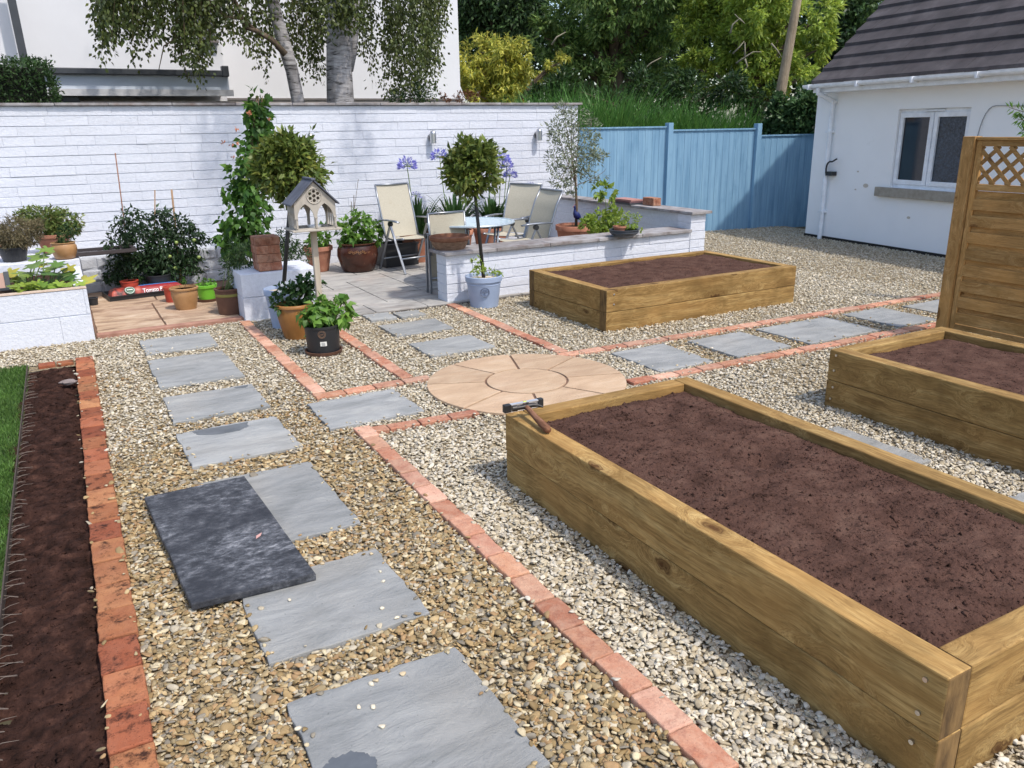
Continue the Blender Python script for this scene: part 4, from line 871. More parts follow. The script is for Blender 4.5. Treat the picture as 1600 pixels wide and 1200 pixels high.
for q in (-1, 0, 1): mb.tube([onpot(BB, rB*.97+.003, fB, sB, -.006+q*.008-.004, .18), onpot(BB, rB*.97+.003, fB, sB, -.006+q*.008+.004, .19)], .0025, 5)
mb.obj('emblem', plain('brown_emblem', lin(120, 92, 70), .7), pB)
# alcove pots
pT, BT, rT, hT, zT_ = pot('plant_pot', 'tan glazed pot on the pink paving with bare soil', 292, 485, 448, 41, 30, 'tan_glaze', z0=.02, style='bell')
pG, BG, rG, hG, zG = pot('plant_pot', 'lime green plastic pot on a brown saucer', 325, 472, 444, 31, 24, 'lime', z0=.022, style='taper', foot=('brown_pot', .95))
pN, BN, rN, hN, zN = pot('plant_pot', 'dark brown pot with an olive band beside the white pier', 361, 493, 449, 40, 35, 'brown_pot', z0=.02, style='tub', band=('lime_band', [(.70, .70), (.82, .74), (.80, .80), (.86, .81)]))
pot('plant_pot', 'red pot just behind the tan glazed pot', 272, 473, 447, 26, 22, 'red_pot', z0=.02)
pot('plant_pot', 'tiny black pot at the corner of the white block planter', 146, 478, 465, 16, 14, 'black', z0=.02, style='tub')
# grow bag in its tray
a0 = G(172, 472, .022); a1 = G(276, 459, .022); d = (a1-a0); d.z = 0; gl = d.length; d.normalize(); ag = math.atan2(d.y, d.x); gw = .40; bgw = .24
tr = thing('grow_bag_tray', 'long black tray under the red tomato bag', 'tray', (a0.x, a0.y, .022), ag)
gl = gl+.12
mb = MB(); mb.box(0, gl, 0, gw, 0, .008)
for a, b, c, e in ((0, gl, 0, .008), (0, gl, gw-.008, gw), (0, .008, .009, gw-.009), (gl-.008, gl, .009, gw-.009)): mb.box(a, b, c, e, .009, .055)
mb.box(-.012, gl+.012, -.012, -.001, .045, .056); mb.obj('shell', M['black'], tr, local=True)
gbm, t_, p_ = new_mat('printed_bag'); tc = nd(t_, 'TexCoord'); sp = nd(t_, 'SeparateXYZ'); t_.links.new(tc.outputs['Object'], sp.inputs[0])
vo = nd(t_, 'TexVoronoi'); vo.inputs['Scale'].default_value = 13; t_.links.new(tc.outputs['Object'], vo.inputs['Vector'])
vor = nd(t_, 'TexVoronoi'); vor.inputs['Scale'].default_value = 13; t_.links.new(tc.outputs['Object'], vor.inputs['Vector'])
tom = ramp(t_, vo.outputs['Distance'], [(.1, lin(186, 92, 70)), (.45, lin(152, 50, 36)), (.62, lin(78, 28, 22))])
fx = nd(t_, 'Math', operation='GREATER_THAN'); fx.inputs[1].default_value = gl*.415; t_.links.new(sp.outputs[0], fx.inputs[0])
c_ = mix(t_, fx.outputs[0], tom, lin(146, 26, 30))
fy = nd(t_, 'Math', operation='GREATER_THAN'); fy.inputs[1].default_value = .105; t_.links.new(sp.outputs[1], fy.inputs[0])
mu = nd(t_, 'Math', operation='MULTIPLY'); t_.links.new(fx.outputs[0], mu.inputs[0]); t_.links.new(fy.outputs[0], mu.inputs[1])
c_ = mix(t_, mu.outputs[0], c_, lin(30, 120, 190)); t_.links.new(c_, p_.inputs['Base Color']); p_.inputs['Roughness'].default_value = .5
bump(t_, p_, noise(t_, tc.outputs['Object'], 16, 4), .6, .02)
bag = thing('grow_bag', 'red and blue tomato planter bag lying in the black tray', 'grow bag', (a0.x, a0.y, .034), ag)
nx, ny = 40, 18; X, Y = np.meshgrid(np.linspace(0, 1, nx), np.linspace(0, 1, ny)); e = np.clip(np.minimum(np.minimum(X, 1-X)*gl, np.minimum(Y, 1-Y)*bgw)/.085, 0, 1); hh = .012+.095*np.sqrt(1-(1-e)**2)
hh = hh+fbm(np.stack([X.ravel()*gl, Y.ravel()*bgw, X.ravel()*0], 1), 7, 3, 8).reshape(X.shape)*.035*e*np.where(X < .42, 1, .15)
def bagz(x, y): return float(hh[min(ny-1, int(y/bgw*ny)), min(nx-1, int((x-.02)/(gl-.04)*nx))])
V = np.stack([.02+X.ravel()*(gl-.04), .012+Y.ravel()*(bgw-.02), hh.ravel()], 1); i = (np.arange(ny-1)[:, None]*nx+np.arange(nx-1)[None]).ravel()
fast_obj('sack', V, np.stack([i, i+1, i+nx+1, i+nx], 1), gbm, bag, local=True, smooth=True)
def text_mesh(s, size, depth=.001):
    cu = bpy.data.curves.new('lettering', 'FONT'); cu.body = s; cu.size = size; cu.extrude = depth; cu.align_x = 'LEFT'; o = bpy.data.objects.new('lettering', cu)
    me = bpy.data.meshes.new_from_object(o); bpy.data.objects.remove(o); return me
tm = text_mesh('Tomato Planter', .072); tv = np.array([v.co[:] for v in tm.vertices]); wtx = tv[:, 0].max()
lx0 = gl*.43; sc = min(1.0, (gl*.40)/wtx); ys = .022
def front(x, s_, lift):       # a point s_ metres up the rounded front of the bag
    th = min(.12+s_/.088, 1.5); return Vector((x, .01+.085*(1-math.cos(th))-lift*math.cos(th), .012+.095*math.sin(th)+lift*math.sin(th)))
def drape(P): return front(lx0+P[0]*sc, .018+P[1]*sc*1.15, .007+P[2])
for v in tm.vertices: v.co = drape(v.co)
link_mesh('lettering', tm, plain('white_print', (.85, .85, .85), .4), bag, local=True)
bdx = gl*.27; mb = MB(); mb.add([front(bdx+math.cos(a)*.055, .06+math.sin(a)*.042, .012) for a in [i*math.pi/12 for i in range(24)]], [tuple(range(24))]); mb.obj('badge', plain('green_badge', lin(40, 92, 66), .5), bag, local=True)
mb = MB(); mb.tube([front(bdx+math.cos(a)*.046, .06+math.sin(a)*.034, .014) for a in [i*math.pi/12 for i in range(25)]], .003, 5); mb.tube([front(bdx-.03, .06, .014), front(bdx+.03, .06, .014)], .006, 5); mb.obj('badge_print', plain('pale_print', (.7, .75, .7), .5), bag, local=True)
pw_ = Vector((math.cos(ag), math.sin(ag), 0)); pn_ = Vector((-math.sin(ag), math.cos(ag), 0))
for cx, yt, wt_, wb2, lab_, m_, st_ in ((203, 438, 26, 23, 'small red pot behind the left end of the tomato bag', 'red_pot', 'tub'), (249, 428, 37, 31, 'black pot of tomato plants behind the tomato bag', 'black', 'tub')):
    q = PY(cx, 450, a0.y+.33+(.06 if cx == 203 else .08)); c_ = (q.x, a0.y+(q.x-a0.x)*d.y/d.x+.31); bb = Vector((c_[0], c_[1], 0)); pot('plant_pot', lab_, cx, 0, 0, wt_, wb2, m_, z0=.031, style=st_, center=c_, h=ZAT(bb, cx, yt)-.031)
mb = MB(); p = G(165, 396, .515)
tray2 = thing('baking_tray', 'shallow dark metal tray on the white shelf edge', 'tray', (p.x, p.y, .515), .06)
mb = MB(); mb.box(-.26, .26, -.1, .2, 0, .012); 
for a, b, c, e in ((-.3, .3, -.14, -.1), (-.3, .3, .2, .24), (-.3, -.26, -.099, .199), (.26, .3, -.099, .199)): mb.box(a, b, c, e, .013, .045)
mb.obj('shell', plain('dark_tray', lin(58, 50, 50), .5), tray2, local=True)
# shelf pots
pS1, BS1, rS1, hS1, zS1 = pot('plant_pot', 'tan glazed pot at the right end of the plant shelf', 103, 405, 378, 35, 27, 'tan_glaze', z0=.515, style='round')
pS2, BS2, rS2, hS2, zS2 = pot('plant_pot', 'large terracotta pot on the plant shelf, behind the tan pot', 88, 402, 362, 50, 34, 'terra', z0=.515, center=tuple((G(88, 396, .515)+hdir(G(88, 396, .515))*.16)[:2]), h=.2)
pS3, BS3, rS3, hS3, zS3 = pot('plant_pot', 'black pot of heather on the plant shelf', 24, 409, 385, 42, 32, 'black', z0=.515, style='tub')
pot('plant_pot', 'terracotta pot on the plant shelf at the very left edge', -8, 400, 370, 40, 30, 'terra', z0=.515)
wb = thing('cold_frame', 'small tilted timber and glass cover at the left end of the block planter', 'cover', tuple(G(3, 452, .47)[:2])+(.47,), 0)
MB().box(-.35, .03, .0, .02, 0, .14, Matrix.Rotation(R(-18), 4, 'X')).obj('board', plain('pinkish_board', lin(176, 140, 124), .8), wb, local=True)
mb = MB(); mb.box(.032, .07, -.01, .03, 0, .15, Matrix.Rotation(R(-18), 4, 'X')); mb.box(-.35, .07, -.05, -.03, -.005, .015); mb.obj('frame', M['dkgrey'], wb, local=True)
# pots along the tall wall
pW1, BW1, rW1, hW1, zW1 = pot('plant_pot', 'tall terracotta pot of green shoots at the foot of the tall wall', 500, 425, 384, 44, 28, 'terra', z0=.02)
pW2, BW2, rW2, hW2, zW2 = pot('plant_pot', 'big brown glazed pot with scroll pattern left of the beige chair', 561, 426, 378, 60, 46, 'brown_glaze', z0=.02, style='round')
aw = -math.atan2(BW2.x, BW2.y); fw2 = Vector((math.sin(aw), -math.cos(aw), 0)); sw2 = Vector((math.cos(aw), math.sin(aw), 0)); mb = MB()
for q in range(9):
    c0 = (-.1+q*.024, .27+.012*math.sin(q*2.1)); mb.tube([onpot(BW2, rW2*1.075, fw2, sw2, c0[0]+math.cos(a)*(.004+a*.0022), c0[1]+math.sin(a)*(.004+a*.0022)) for a in [i*.6 for i in range(12)]], .003, 5)
mb.obj('scroll_relief', plain('worn_gold', lin(150, 104, 62), .5), pW2)
for cx, lab_ in ((655, 'terracotta pot under the agapanthus, behind the upright beige chair'), (712, 'terracotta pot of agapanthus behind the folded chair'), (768, 'terracotta pot of agapanthus seen under the glass table')):
    c = PY(cx, 400, 10.35); pot('plant_pot', lab_, cx, 0, 0, 56, 42, 'terra', z0=.02, center=(c.x, 10.35), h=.38, group='agapanthus pots')
bxp = PY(618, 400, 10.25); bx_ = thing('storage_crate', 'black plastic crate under the upright beige chair', 'crate', (bxp.x, 10.2, .02), .1)
mb = MB(); mb.box(-.24, .24, -.16, .16, 0, .02)
for a, b, c, e in ((-.24, .24, -.16, -.145), (-.24, .24, .145, .16), (-.24, -.225, -.144, .144), (.225, .24, -.144, .144)): mb.box(a, b, c, e, .021, .3)
mb.box(-.25, .25, -.17, -.161, .27, .3); mb.obj('shell', M['black'], bx_, local=True)
# olive pot, shrub pots, bowl
oc = G(900, 352, .43); pV, BV, rV, hV, zV = pot('plant_pot', 'wide terracotta pot of the olive tree behind the low wall', 0, 0, 0, 62, 46, 'terra', z0=.02, center=(oc.x, oc.y), h=.42)
bw = G(975, 372, .535); pW, BW, rW, hW, zW = pot('plant_pot', 'low dark grey bowl on the coping of the low wall', 975, 371, 358, 46, 28, 'dkgrey', z0=.54, style='bowl')
bs = BW+hdir(BW)*.0; mb = MB()
rimc = thing('ring_tile', 'small terracotta pot sunk in the dark bowl', 'plant pot', (BW.x-.05, BW.y+.02, zW)); mb.lathe([(.055, 0), (.07, .05), (.078, .05), (.078, .07), (.066, .07), (.06, .03), (0, .03)], (BW.x-.05, BW.y+.02, zW), 24); mb.obj('body', M['terra'], rimc, auto=40)
# basket bowl on the wall end
kb = G(703, 391, .535); kb = kb+hdir(kb)*.11
bk = thing('woven_bowl', 'rough brown bowl with a handle slot on the near end of the low wall', 'bowl', (kb.x, kb.y, .536)); k_ = mpp(kb)
w1, w2 = 63/2*k_, 46/2*k_; mb = MB(); mb.lathe([(w2, 0), (w2+(w1-w2)*.5, .05), (w1*.94, .09), (w1*.92, .09), (w2, .012), (0, .012)], kb, 36); mb.obj('body', surf('rough_clay', [(.3, lin(104, 76, 58)), (.7, lin(156, 124, 98))], 20, (1, 1, 4), rough=1, b=.7, bs=40), bk, auto=60)
mb = MB(); mb.lathe([(w1*.94, .091), (w1*1.0, .1), (w1*1.02, .135), (w1*.96, .14), (w1*.92, .1)], kb, 36); mb.obj('rim', surf('rusty_rim', [(.3, lin(110, 66, 46)), (.7, lin(150, 104, 78))], 12, rough=.9, b=.4), bk, auto=60)
# things on the flank wall
cb_ = G(1022, 321, .747); tb = loose_brick(cb_.x, cb_.y+.05, .747, R(86), 'single orange brick on the side coping near the blue fence', 'brick_stack', None, (.25, .12, .1))
ct = G(985, 318, .747)
for k in range(3):
    mb = MB(); mb.prism(jitter_poly([(ct.x-.13+random.uniform(-.02, .02), ct.y-.17), (ct.x+.08, ct.y-.19+k*.01), (ct.x+.1, ct.y+.26), (ct.x-.12, ct.y+.28-k*.02)], .008, 3), .747+k*.022, .747+k*.022+.019)
    mb.obj('broken_tile', [M['dkgrey'], plain('plum_tile', lin(100, 70, 74), .8), plain('pink_tile', lin(172, 122, 112), .8)][k], label=['dark grey broken tile at the bottom of the pile on the side coping', 'plum broken tile in the middle of the pile on the side coping', 'pink broken tile on top of the pile on the side coping'][k], cat='broken tile', group='broken tiles piled on the side coping')
# bird figurine
pb_ = G(894, 348, .4); bq_ = Vector((BV.x-.06, BV.y-.1, zV)); brd = thing('bird_figurine', 'dark blue bird ornament standing in the olive pot', 'ornament', tuple(bq_))
mb = MB(); mb.tube([bq_+Vector(q) for q in ((.085, 0, .10), (.06, 0, .125), (.03, 0, .15), (0, 0, .175), (-.022, 0, .205), (-.03, 0, .235), (-.028, 0, .27), (-.034, 0, .295), (-.046, 0, .298))], [.004, .02, .042, .048, .034, .018, .012, .019, .008], 14); mb.obj('body', plain('glossy_navy', (.012, .02, .11), .25), brd, smooth=True)
mb = MB(); mb.tube([bq_+Vector((-.046, 0, .297)), bq_+Vector((-.07, 0, .288))], [.007, .001], 6); mb.tube([bq_+Vector((-.034, 0, .31)), bq_+Vector((-.022, 0, .328))], [.008, .002], 6); mb.obj('beak', plain('rust_beak', lin(140, 60, 40), .5), brd)
for sx in (-.015, .015): mb = MB(); mb.tube([bq_+Vector((sx, 0, .14)), bq_+Vector((sx, 0, 0))], .004, 6); mb.obj('leg', M['black'], brd)
# ------------------------------------------------------------------ wall lamps
for i, (x, y) in enumerate(((483, 222), (673, 217), (838, 213))):
    p = PY(x, y, WY); l = thing('wall_lamp', ['steel wall light above the left standard tree', 'steel wall light between two violet flower heads', 'steel wall light left of the olive tree'][i], 'wall lamp', (p.x, WY, p.z), group='wall lights')
    mb = MB(); mb.tube([(p.x+.0, WY-.085, p.z+.075), (p.x, WY-.085, p.z-.06)], .045, 20); mb.lathe([(.045, 0), (.04, .02), (.025, .035), (0, .04)], (p.x, WY-.085, p.z+.075), 20); mb.obj('shade', M['steel'], l, auto=40)
    mb = MB(); mb.tube([(p.x, WY-.06, p.z+.04), (p.x, WY-.002, p.z+.04)], .028, 14); mb.tube([(p.x, WY-.014, p.z+.02), (p.x, WY+.0, p.z+.02)], .05, 18); mb.obj('bracket', M['steel'], l, auto=40)
    mb = MB(); mb.tube([(p.x, WY-.085, p.z-.058), (p.x, WY-.085, p.z-.0605)], .04, 16); mb.obj('lens', M['dkgrey'], l)
# ------------------------------------------------------------------ chairs and table
def side_pts(pts, x): return [(x, a, z) for a, z in pts]
def make_chair(label, c, rz, h, back, hw=.245):
    t = thing('garden_chair', label, 'chair', (0, 0, 0), 0, 'beige sling garden chairs')
    bl = [(-.17, .41), (-.2, .5), (-.24, .65), (-.30+(.36-back)*.3, .85), (-back, h)]; bl = [(-a, z) for a, z in bl]   # local +y is behind
    sl_ = [(.17, .41), (.0, .40), (-.2, .425), (-.26, .43)]
    def sheet(prof, x0, x1, th=.006, sag=.012, zpos=False):
        mb = MB(); n = 6; P = []
        m = []
        for i in range(len(prof)-1):
            for k in range(4): f = k/4; m.append((prof[i][0]*(1-f)+prof[i+1][0]*f, prof[i][1]*(1-f)+prof[i+1][1]*f))
        m.append(prof[-1])
        for s in (0, th):
            for y, z in m:
                for k in range(n+1):
                    u = k/n; g = sag*4*u*(1-u); P.append((x0+(x1-x0)*u, y+(s+g if zpos else 0), z-(0 if zpos else s+g)))
        a = len(m); F = []
        for q in (0, 1):
            o = q*a*(n+1)
            for i in range(a-1):
                for k in range(n): f_ = (o+i*(n+1)+k, o+i*(n+1)+k+1, o+(i+1)*(n+1)+k+1, o+(i+1)*(n+1)+k); F.append(f_)
        return mb.add(P, F)
    sheet(bl, -hw+.012, hw-.012, zpos=True).obj('back_sling', M['sling'], t, local=True, smooth=True)
    sheet(sl_, -hw+.012, hw-.012).obj('seat_sling', M['sling'], t, local=True, smooth=True)
    for s in (-1, 1):
        x = s*hw; mb = MB(); mb.tube(side_pts(bl, x), .013, 8); mb.obj('back_frame', M['alu'], t, local=True, smooth=True)
        mb = MB(); mb.tube(side_pts(sl_, x), .013, 8); mb.obj('seat_frame', M['alu'], t, local=True, smooth=True)
        xo = s*(hw+.03)
        mb = MB(); mb.bar((xo, -.0, .60), (xo, -.31, .0), .018, .03, (1, 0, 0)); mb.obj('leg', M['alu'], t, local=True, bevel=.004)
        mb = MB(); mb.bar((xo+s*.006, -.02, .60), (xo+s*.006, .31, .0), .018, .03, (1, 0, 0)); mb.obj('leg', M['alu'], t, local=True, bevel=.004)
        mb = MB(); mb.tube([(xo, .22, .635), (xo, .05, .645), (xo, -.12, .642), (xo, -.21, .628)], [.014, .019, .02, .014], 8); mb.v = [(v[0]+(v[0]-xo)*.5, v[1], .64+(v[2]-.64)*.7) for v in mb.v]; mb.obj('armrest', M['alu'], t, local=True, smooth=True)
        mb = MB(); mb.tube([(xo-.022, -.01, .60), (xo+.022, -.01, .60)], .03, 14); mb.obj('hinge', M['black'], t, local=True)
    for y in (-.22, .24):
        mb = MB(); mb.tube([(-hw-.03, y, .18 if y < 0 else .14), (hw+.03, y, .18 if y < 0 else .14)], .01, 8); mb.obj('stretcher', M['alu'], t, local=True, smooth=True)
    mb = MB(); mb.tube([(-hw, bl[-1][0], bl[-1][1]), (hw, bl[-1][0], bl[-1][1])], .012, 8); mb.obj('top_bar', M['alu'], t, local=True, smooth=True)
    t.location = (c[0], c[1], .02); t.rotation_euler.z = R(rz); return t
make_chair('upright beige sling chair left of the table, facing the camera', (3.91, 9.75), 10, 1.06, .36)
make_chair('beige sling chair behind the right side of the glass table', (5.12, 9.25), -62, 1.02, .40)
make_chair('beige sling chair rightmost at the table, beside the olive pot', (4.93, 8.55), -88, 1.0, .40)
# folded chair leaning at the wall end
fc = thing('garden_chair', 'folded beige chair seen from behind at the end of the low wall', 'chair', (0, 0, 0), 0, 'beige sling garden chairs')
hw = .225; mb = MB(); n = 6; P = []
for s in (0, .006):
    for z in (.5, .6, .7, .845):
        for k in range(n+1): P.append((-hw+.012+(2*hw-.024)*k/n, s+.01*math.sin(math.pi*k/n)+(z-.5)*.08, z))
mb.add(P, [(q*28+i*7+k, q*28+i*7+k+1, q*28+(i+1)*7+k+1, q*28+(i+1)*7+k) for q in (0, 1) for i in range(3) for k in range(n)]); mb.obj('back_sling', M['sling'], fc, local=True, smooth=True)
for s in (-1, 1):
    mb = MB(); mb.tube([(s*hw, -.005, .42), (s*hw, .035, .86)], .013, 8); mb.obj('back_frame', M['alu'], fc, local=True, smooth=True)
    for q in (0, 1): mb = MB(); mb.bar((s*(hw+.02), .02+.04*q, .64), (s*(hw+.02), -.0+.09*q, .0), .018, .028, (1, 0, 0)); mb.obj('leg', M['alu'], fc, local=True, bevel=.004)
    mb = MB(); mb.bar((s*(hw+.03), .0, .28), (s*(hw+.03), .01, .66), .03, .02, (1, 0, 0)); mb.obj('armrest', M['alu'], fc, local=True, bevel=.005)
    mb = MB(); mb.tube([(s*(hw+.005), .03, .63), (s*(hw+.05), .03, .63)], .028, 14); mb.obj('hinge', M['black'], fc, local=True)
for z in (.86, .16): mb = MB(); mb.tube([(-hw, .035 if z > .5 else .02, z), (hw, .035 if z > .5 else .02, z)], .011, 8); mb.obj('stretcher', M['alu'], fc, local=True, smooth=True)
mb = MB(); mb.box(-hw+.012, hw-.012, .06, .066, .12, .6); mb.obj('seat_sling', M['sling'], fc, local=True)
fl_ = PY(700, 345, 8.1); fc.location = (fl_.x, 8.1, .02); fc.rotation_euler.z = R(5)
tt = G(736, 346, .73); tb_ = thing('garden_table', 'round glass garden table among the beige chairs', 'table', (tt.x, tt.y, .02)); k = .5
mb = MB(); mb.lathe([(0, .70), (k-.03, .70), (k-.03, .708), (0, .708)], (tt.x, tt.y, .02), 48); mb.obj('table_top', M['table_glass'], tb_)
mb = MB(); mb.lathe([(k-.029, .69), (k, .69), (k+.006, .70), (k, .712), (k-.029, .712), (k-.029, .69)], (tt.x, tt.y, .02), 48); mb.obj('table_rim', plain('pale_metal', lin(176, 190, 198), .35, .3), tb_, auto=40)
for i in range(4):
    a = R(20+90*i); mb = MB(); mb.tube([(tt.x+math.cos(a)*(k-.08), tt.y+math.sin(a)*(k-.08), .71), (tt.x+math.cos(a)*(k-.12), tt.y+math.sin(a)*(k-.12), .3), (tt.x+math.cos(a)*(k-.04), tt.y+math.sin(a)*(k-.04), .02)], .014, 8); mb.obj('leg', M['alu'], tb_, smooth=True)
# ------------------------------------------------------------------ bird table shaped as a little church
bp = G(505, 533, 0); kk = mpp(bp)
vd = hdir(bp); rzb = -math.atan2(vd.x, vd.y)+R(14)
zf = ZAT(bp, 483, 356); za = ZAT(bp, 478, 281); 
bt = thing('bird_table', 'wooden bird table like a small church with a rose window, on a post', 'bird table', (bp.x, bp.y, 0), rzb)
def plate(outer, holes, th):
    cu = bpy.data.curves.new('plate', 'CURVE'); cu.dimensions = '2D'; cu.fill_mode = 'BOTH'; cu.extrude = th/2
    for loop in [outer]+holes:
        s = cu.splines.new('POLY'); s.points.add(len(loop)-1)
        for p, q in zip(s.points, loop): p.co = (q[0], q[1], 0, 1)
        s.use_cyclic_u = True
    o = bpy.data.objects.new('plate', cu); me = bpy.data.meshes.new_from_object(o); bpy.data.objects.remove(o); return me
Wf = 76*kk*.80/2; H0 = 0.0; eav = (za-zf)*.54; apex = (za-zf)*.97
def cir(cx, cy, r, n=18): return [(cx+math.cos(a)*r, cy+math.sin(a)*r) for a in [i*2*math.pi/n for i in range(n)]]
def arch(cx, w_, hs_, n=8):
    out = [(cx+w_, .012)]; 
    for i in range(n+1): a = i/n*math.pi/3; out.append((cx-w_+2*w_*math.cos(a), hs_+2*w_*math.sin(a)))
    for i in range(n, -1, -1): a = i/n*math.pi/3; out.append((cx+w_-2*w_*math.cos(a), hs_+2*w_*math.sin(a)))
    out.append((cx-w_, .012)); return out
cream_w = surf('weathered_cream_wood', [(.3, lin(150, 142, 130)), (.7, lin(186, 178, 164))], 10, (1, 1, .4), rough=.85, b=.2)
roofm = surf('grey_felt_roof', [(.3, lin(74, 78, 90)), (.7, lin(96, 100, 112))], 8, rough=.8, b=.2)
rc = eav+(apex-eav)*.34; rr = Wf*.36
front = [(-Wf, 0), (Wf, 0), (Wf, eav), (0, apex), (-Wf, eav)]
holes = [cir(0, rc, rr*.24)]+[cir(math.cos(R(30+60*i))*rr*.6, rc+math.sin(R(30+60*i))*rr*.6, rr*.22) for i in range(6)]+[cir(math.cos(R(60*i))*rr*.80, rc+math.sin(R(60*i))*rr*.80, rr*.07, 8) for i in range(6)]
holes += [arch(-Wf*.47, Wf*.40, eav*.42), arch(Wf*.47, Wf*.40, eav*.42)]
DPT = .24
for yy in (-DPT/2, DPT/2):
    me = plate(front, holes, .012); me.transform(Matrix.Translation((0, yy, zf)) @ Matrix.Rotation(R(90), 4, 'X')); link_mesh('gable', me, cream_w, bt, local=True)
mb = MB(); mb.v = []; 
mb.tube([(math.cos(a)*rr, -DPT/2-.007, zf+rc+math.sin(a)*rr) for a in [i*2*math.pi/32 for i in range(33)]], .005, 6); mb.obj('rose_ring', cream_w, bt, local=True)
mb = MB()
for x in (-Wf*.94, 0, Wf*.94):
    mb.tube([(x, -DPT/2-.008, zf+.012), (x, -DPT/2-.008, zf+eav*.42)], .009, 8); mb.box(x-.013, x+.013, -DPT/2-.02, -DPT/2-.0065, zf+eav*.42, zf+eav*.47)
mb.obj('columns', cream_w, bt, local=True)
for s in (-1, 1):
    so_ = [(-DPT/2, 0), (DPT/2, 0), (DPT/2, eav), (-DPT/2, eav)]; hl = [arch(-DPT/2+DPT*(i+.5)/4, DPT*.095, eav*.45) for i in range(4)]
    me = plate(so_, hl, .01); me.transform(Matrix.Translation((s*(Wf-.006), 0, zf)) @ Matrix.Rotation(R(90), 4, 'Z') @ Matrix.Rotation(R(90), 4, 'X')); link_mesh('arcade', me, cream_w, bt, local=True)
    rfm = MB(); sl3 = (apex-eav)/Wf; x1 = Wf+.03
    rfm.add([(0, -DPT/2-.03, zf+apex+.012), (0, DPT/2+.03, zf+apex+.012), (s*x1, DPT/2+.03, zf+apex-sl3*x1+.012), (s*x1, -DPT/2-.03, zf+apex-sl3*x1+.012), (0, -DPT/2-.03, zf+apex+.026), (0, DPT/2+.03, zf+apex+.026), (s*x1, DPT/2+.03, zf+apex-sl3*x1+.024), (s*x1, -DPT/2-.03, zf+apex-sl3*x1+.024)], [(0, 1, 2, 3), (4, 5, 6, 7), (0, 4, 7, 3), (1, 5, 6, 2), (3, 7, 6, 2)]); rfm.obj('roof', roofm, bt, local=True)
mb = MB(); mb.bar((0, -DPT/2-.035, zf+apex+.022), (0, DPT/2+.035, zf+apex+.022), .035, .016); mb.obj('ridge', roofm, bt, local=True, bevel=.003)
mb = MB(); mb.box(-Wf-.035, Wf+.035, -DPT/2-.04, DPT/2+.04, zf-.014, zf); mb.obj('tray', cream_w, bt, local=True, bevel=.003)
mb = MB(); mb.lathe([(0, .0), (.05, 0), (.06, .018), (.055, .018), (.046, .005), (0, .005)], (.02, .02, zf+.001), 20); mb.obj('dish', M['white_pvc'], bt, local=True)
mb = MB(); mb.box(-.024, .024, -.024, .024, 0, zf-.014); mb.obj('post', surf('driftwood_post', [(.3, lin(140, 126, 108)), (.7, lin(186, 172, 152))], 7, (1, 1, .2), rough=.9, b=.4), bt, local=True, bevel=.005)
mb = MB(); mb.box(-.045, .045, -.045, .045, zf-.03, zf-.0145); mb.obj('bracket', cream_w, bt, local=True)
# ------------------------------------------------------------------ spirit level and hammer on the bed corner
zt0 = .372; l0 = G(791, 648, zt0); l1 = G(852, 636, zt0); d = (l1-l0); d.z = 0; L = d.length; al = math.atan2(d.y, d.x)
lv = thing('spirit_level', 'silver spirit level with black ends across the bed corner', 'spirit level', (l0.x, l0.y+.028, zt0), al)
sil = plain('bright_aluminium', (.72, .73, .75), .35, .6)
mb = MB(); mb.box(.04, L-.03, -.011, .011, 0, .007); mb.box(.04, L-.03, -.011, .011, .033, .04); mb.box(.04, L-.03, -.003, .003, .0075, .0325); mb.obj('beam', sil, lv, local=True)
for a, b in ((0, .039), (L-.029, L)): mb = MB(); mb.box(a, b, -.014, .014, 0, .043); mb.obj('end_cap', M['black'], lv, local=True, bevel=.004)
mb = MB(); mb.box(L*.46, L*.62, -.012, .012, .008, .038); mb.obj('vial_block', M['black'], lv, local=True, bevel=.002)
mb = MB(); mb.tube([(L*.5, -.0, .0385), (L*.58, 0, .0385)], .005, 8); mb.obj('vial', plain('yellow_vial', lin(190, 200, 60), .1), lv, local=True)
h0 = G(822, 639, zt0+.04); h1 = G(857, 672, zt0+.02); d = (h1-h0); d.z = 0; HL = max(.2, d.length); ah = math.atan2(d.y, d.x)
hm = thing('hammer', 'old hammer with a worn wooden handle lying over the spirit level', 'hammer', (h0.x, h0.y, zt0), ah)
mb = MB(); mb.tube([(-.02, 0, .052), (.04, 0, .048), (HL*.45, 0, .034), (HL*.7, 0, .026), (HL*.93, 0, .02), (HL, 0, .018)], [.013, .013, .015, .0185, .0195, .015], 14); mb.obj('handle', wood_mat('worn_handle', [(.3, lin(104, 66, 44)), (.5, lin(146, 100, 72)), (.75, lin(176, 134, 104))], 0, knots=False, vary=0), hm, local=True, smooth=True)
mb = MB(); mb.tube([(0, -.075, .052), (0, -.05, .052), (0, -.047, .052), (0, -.03, .052), (0, .005, .053)], [.015, .0155, .011, .011, .0135], 14)
mb.tube([(0, .004, .053), (.002, .035, .056), (.008, .062, .052), (.02, .085, .044)], [.0135, .011, .008, .004], 10); mb.obj('head', plain('dark_steel', (.045, .042, .04), .45, .7), hm, local=True, auto=40)
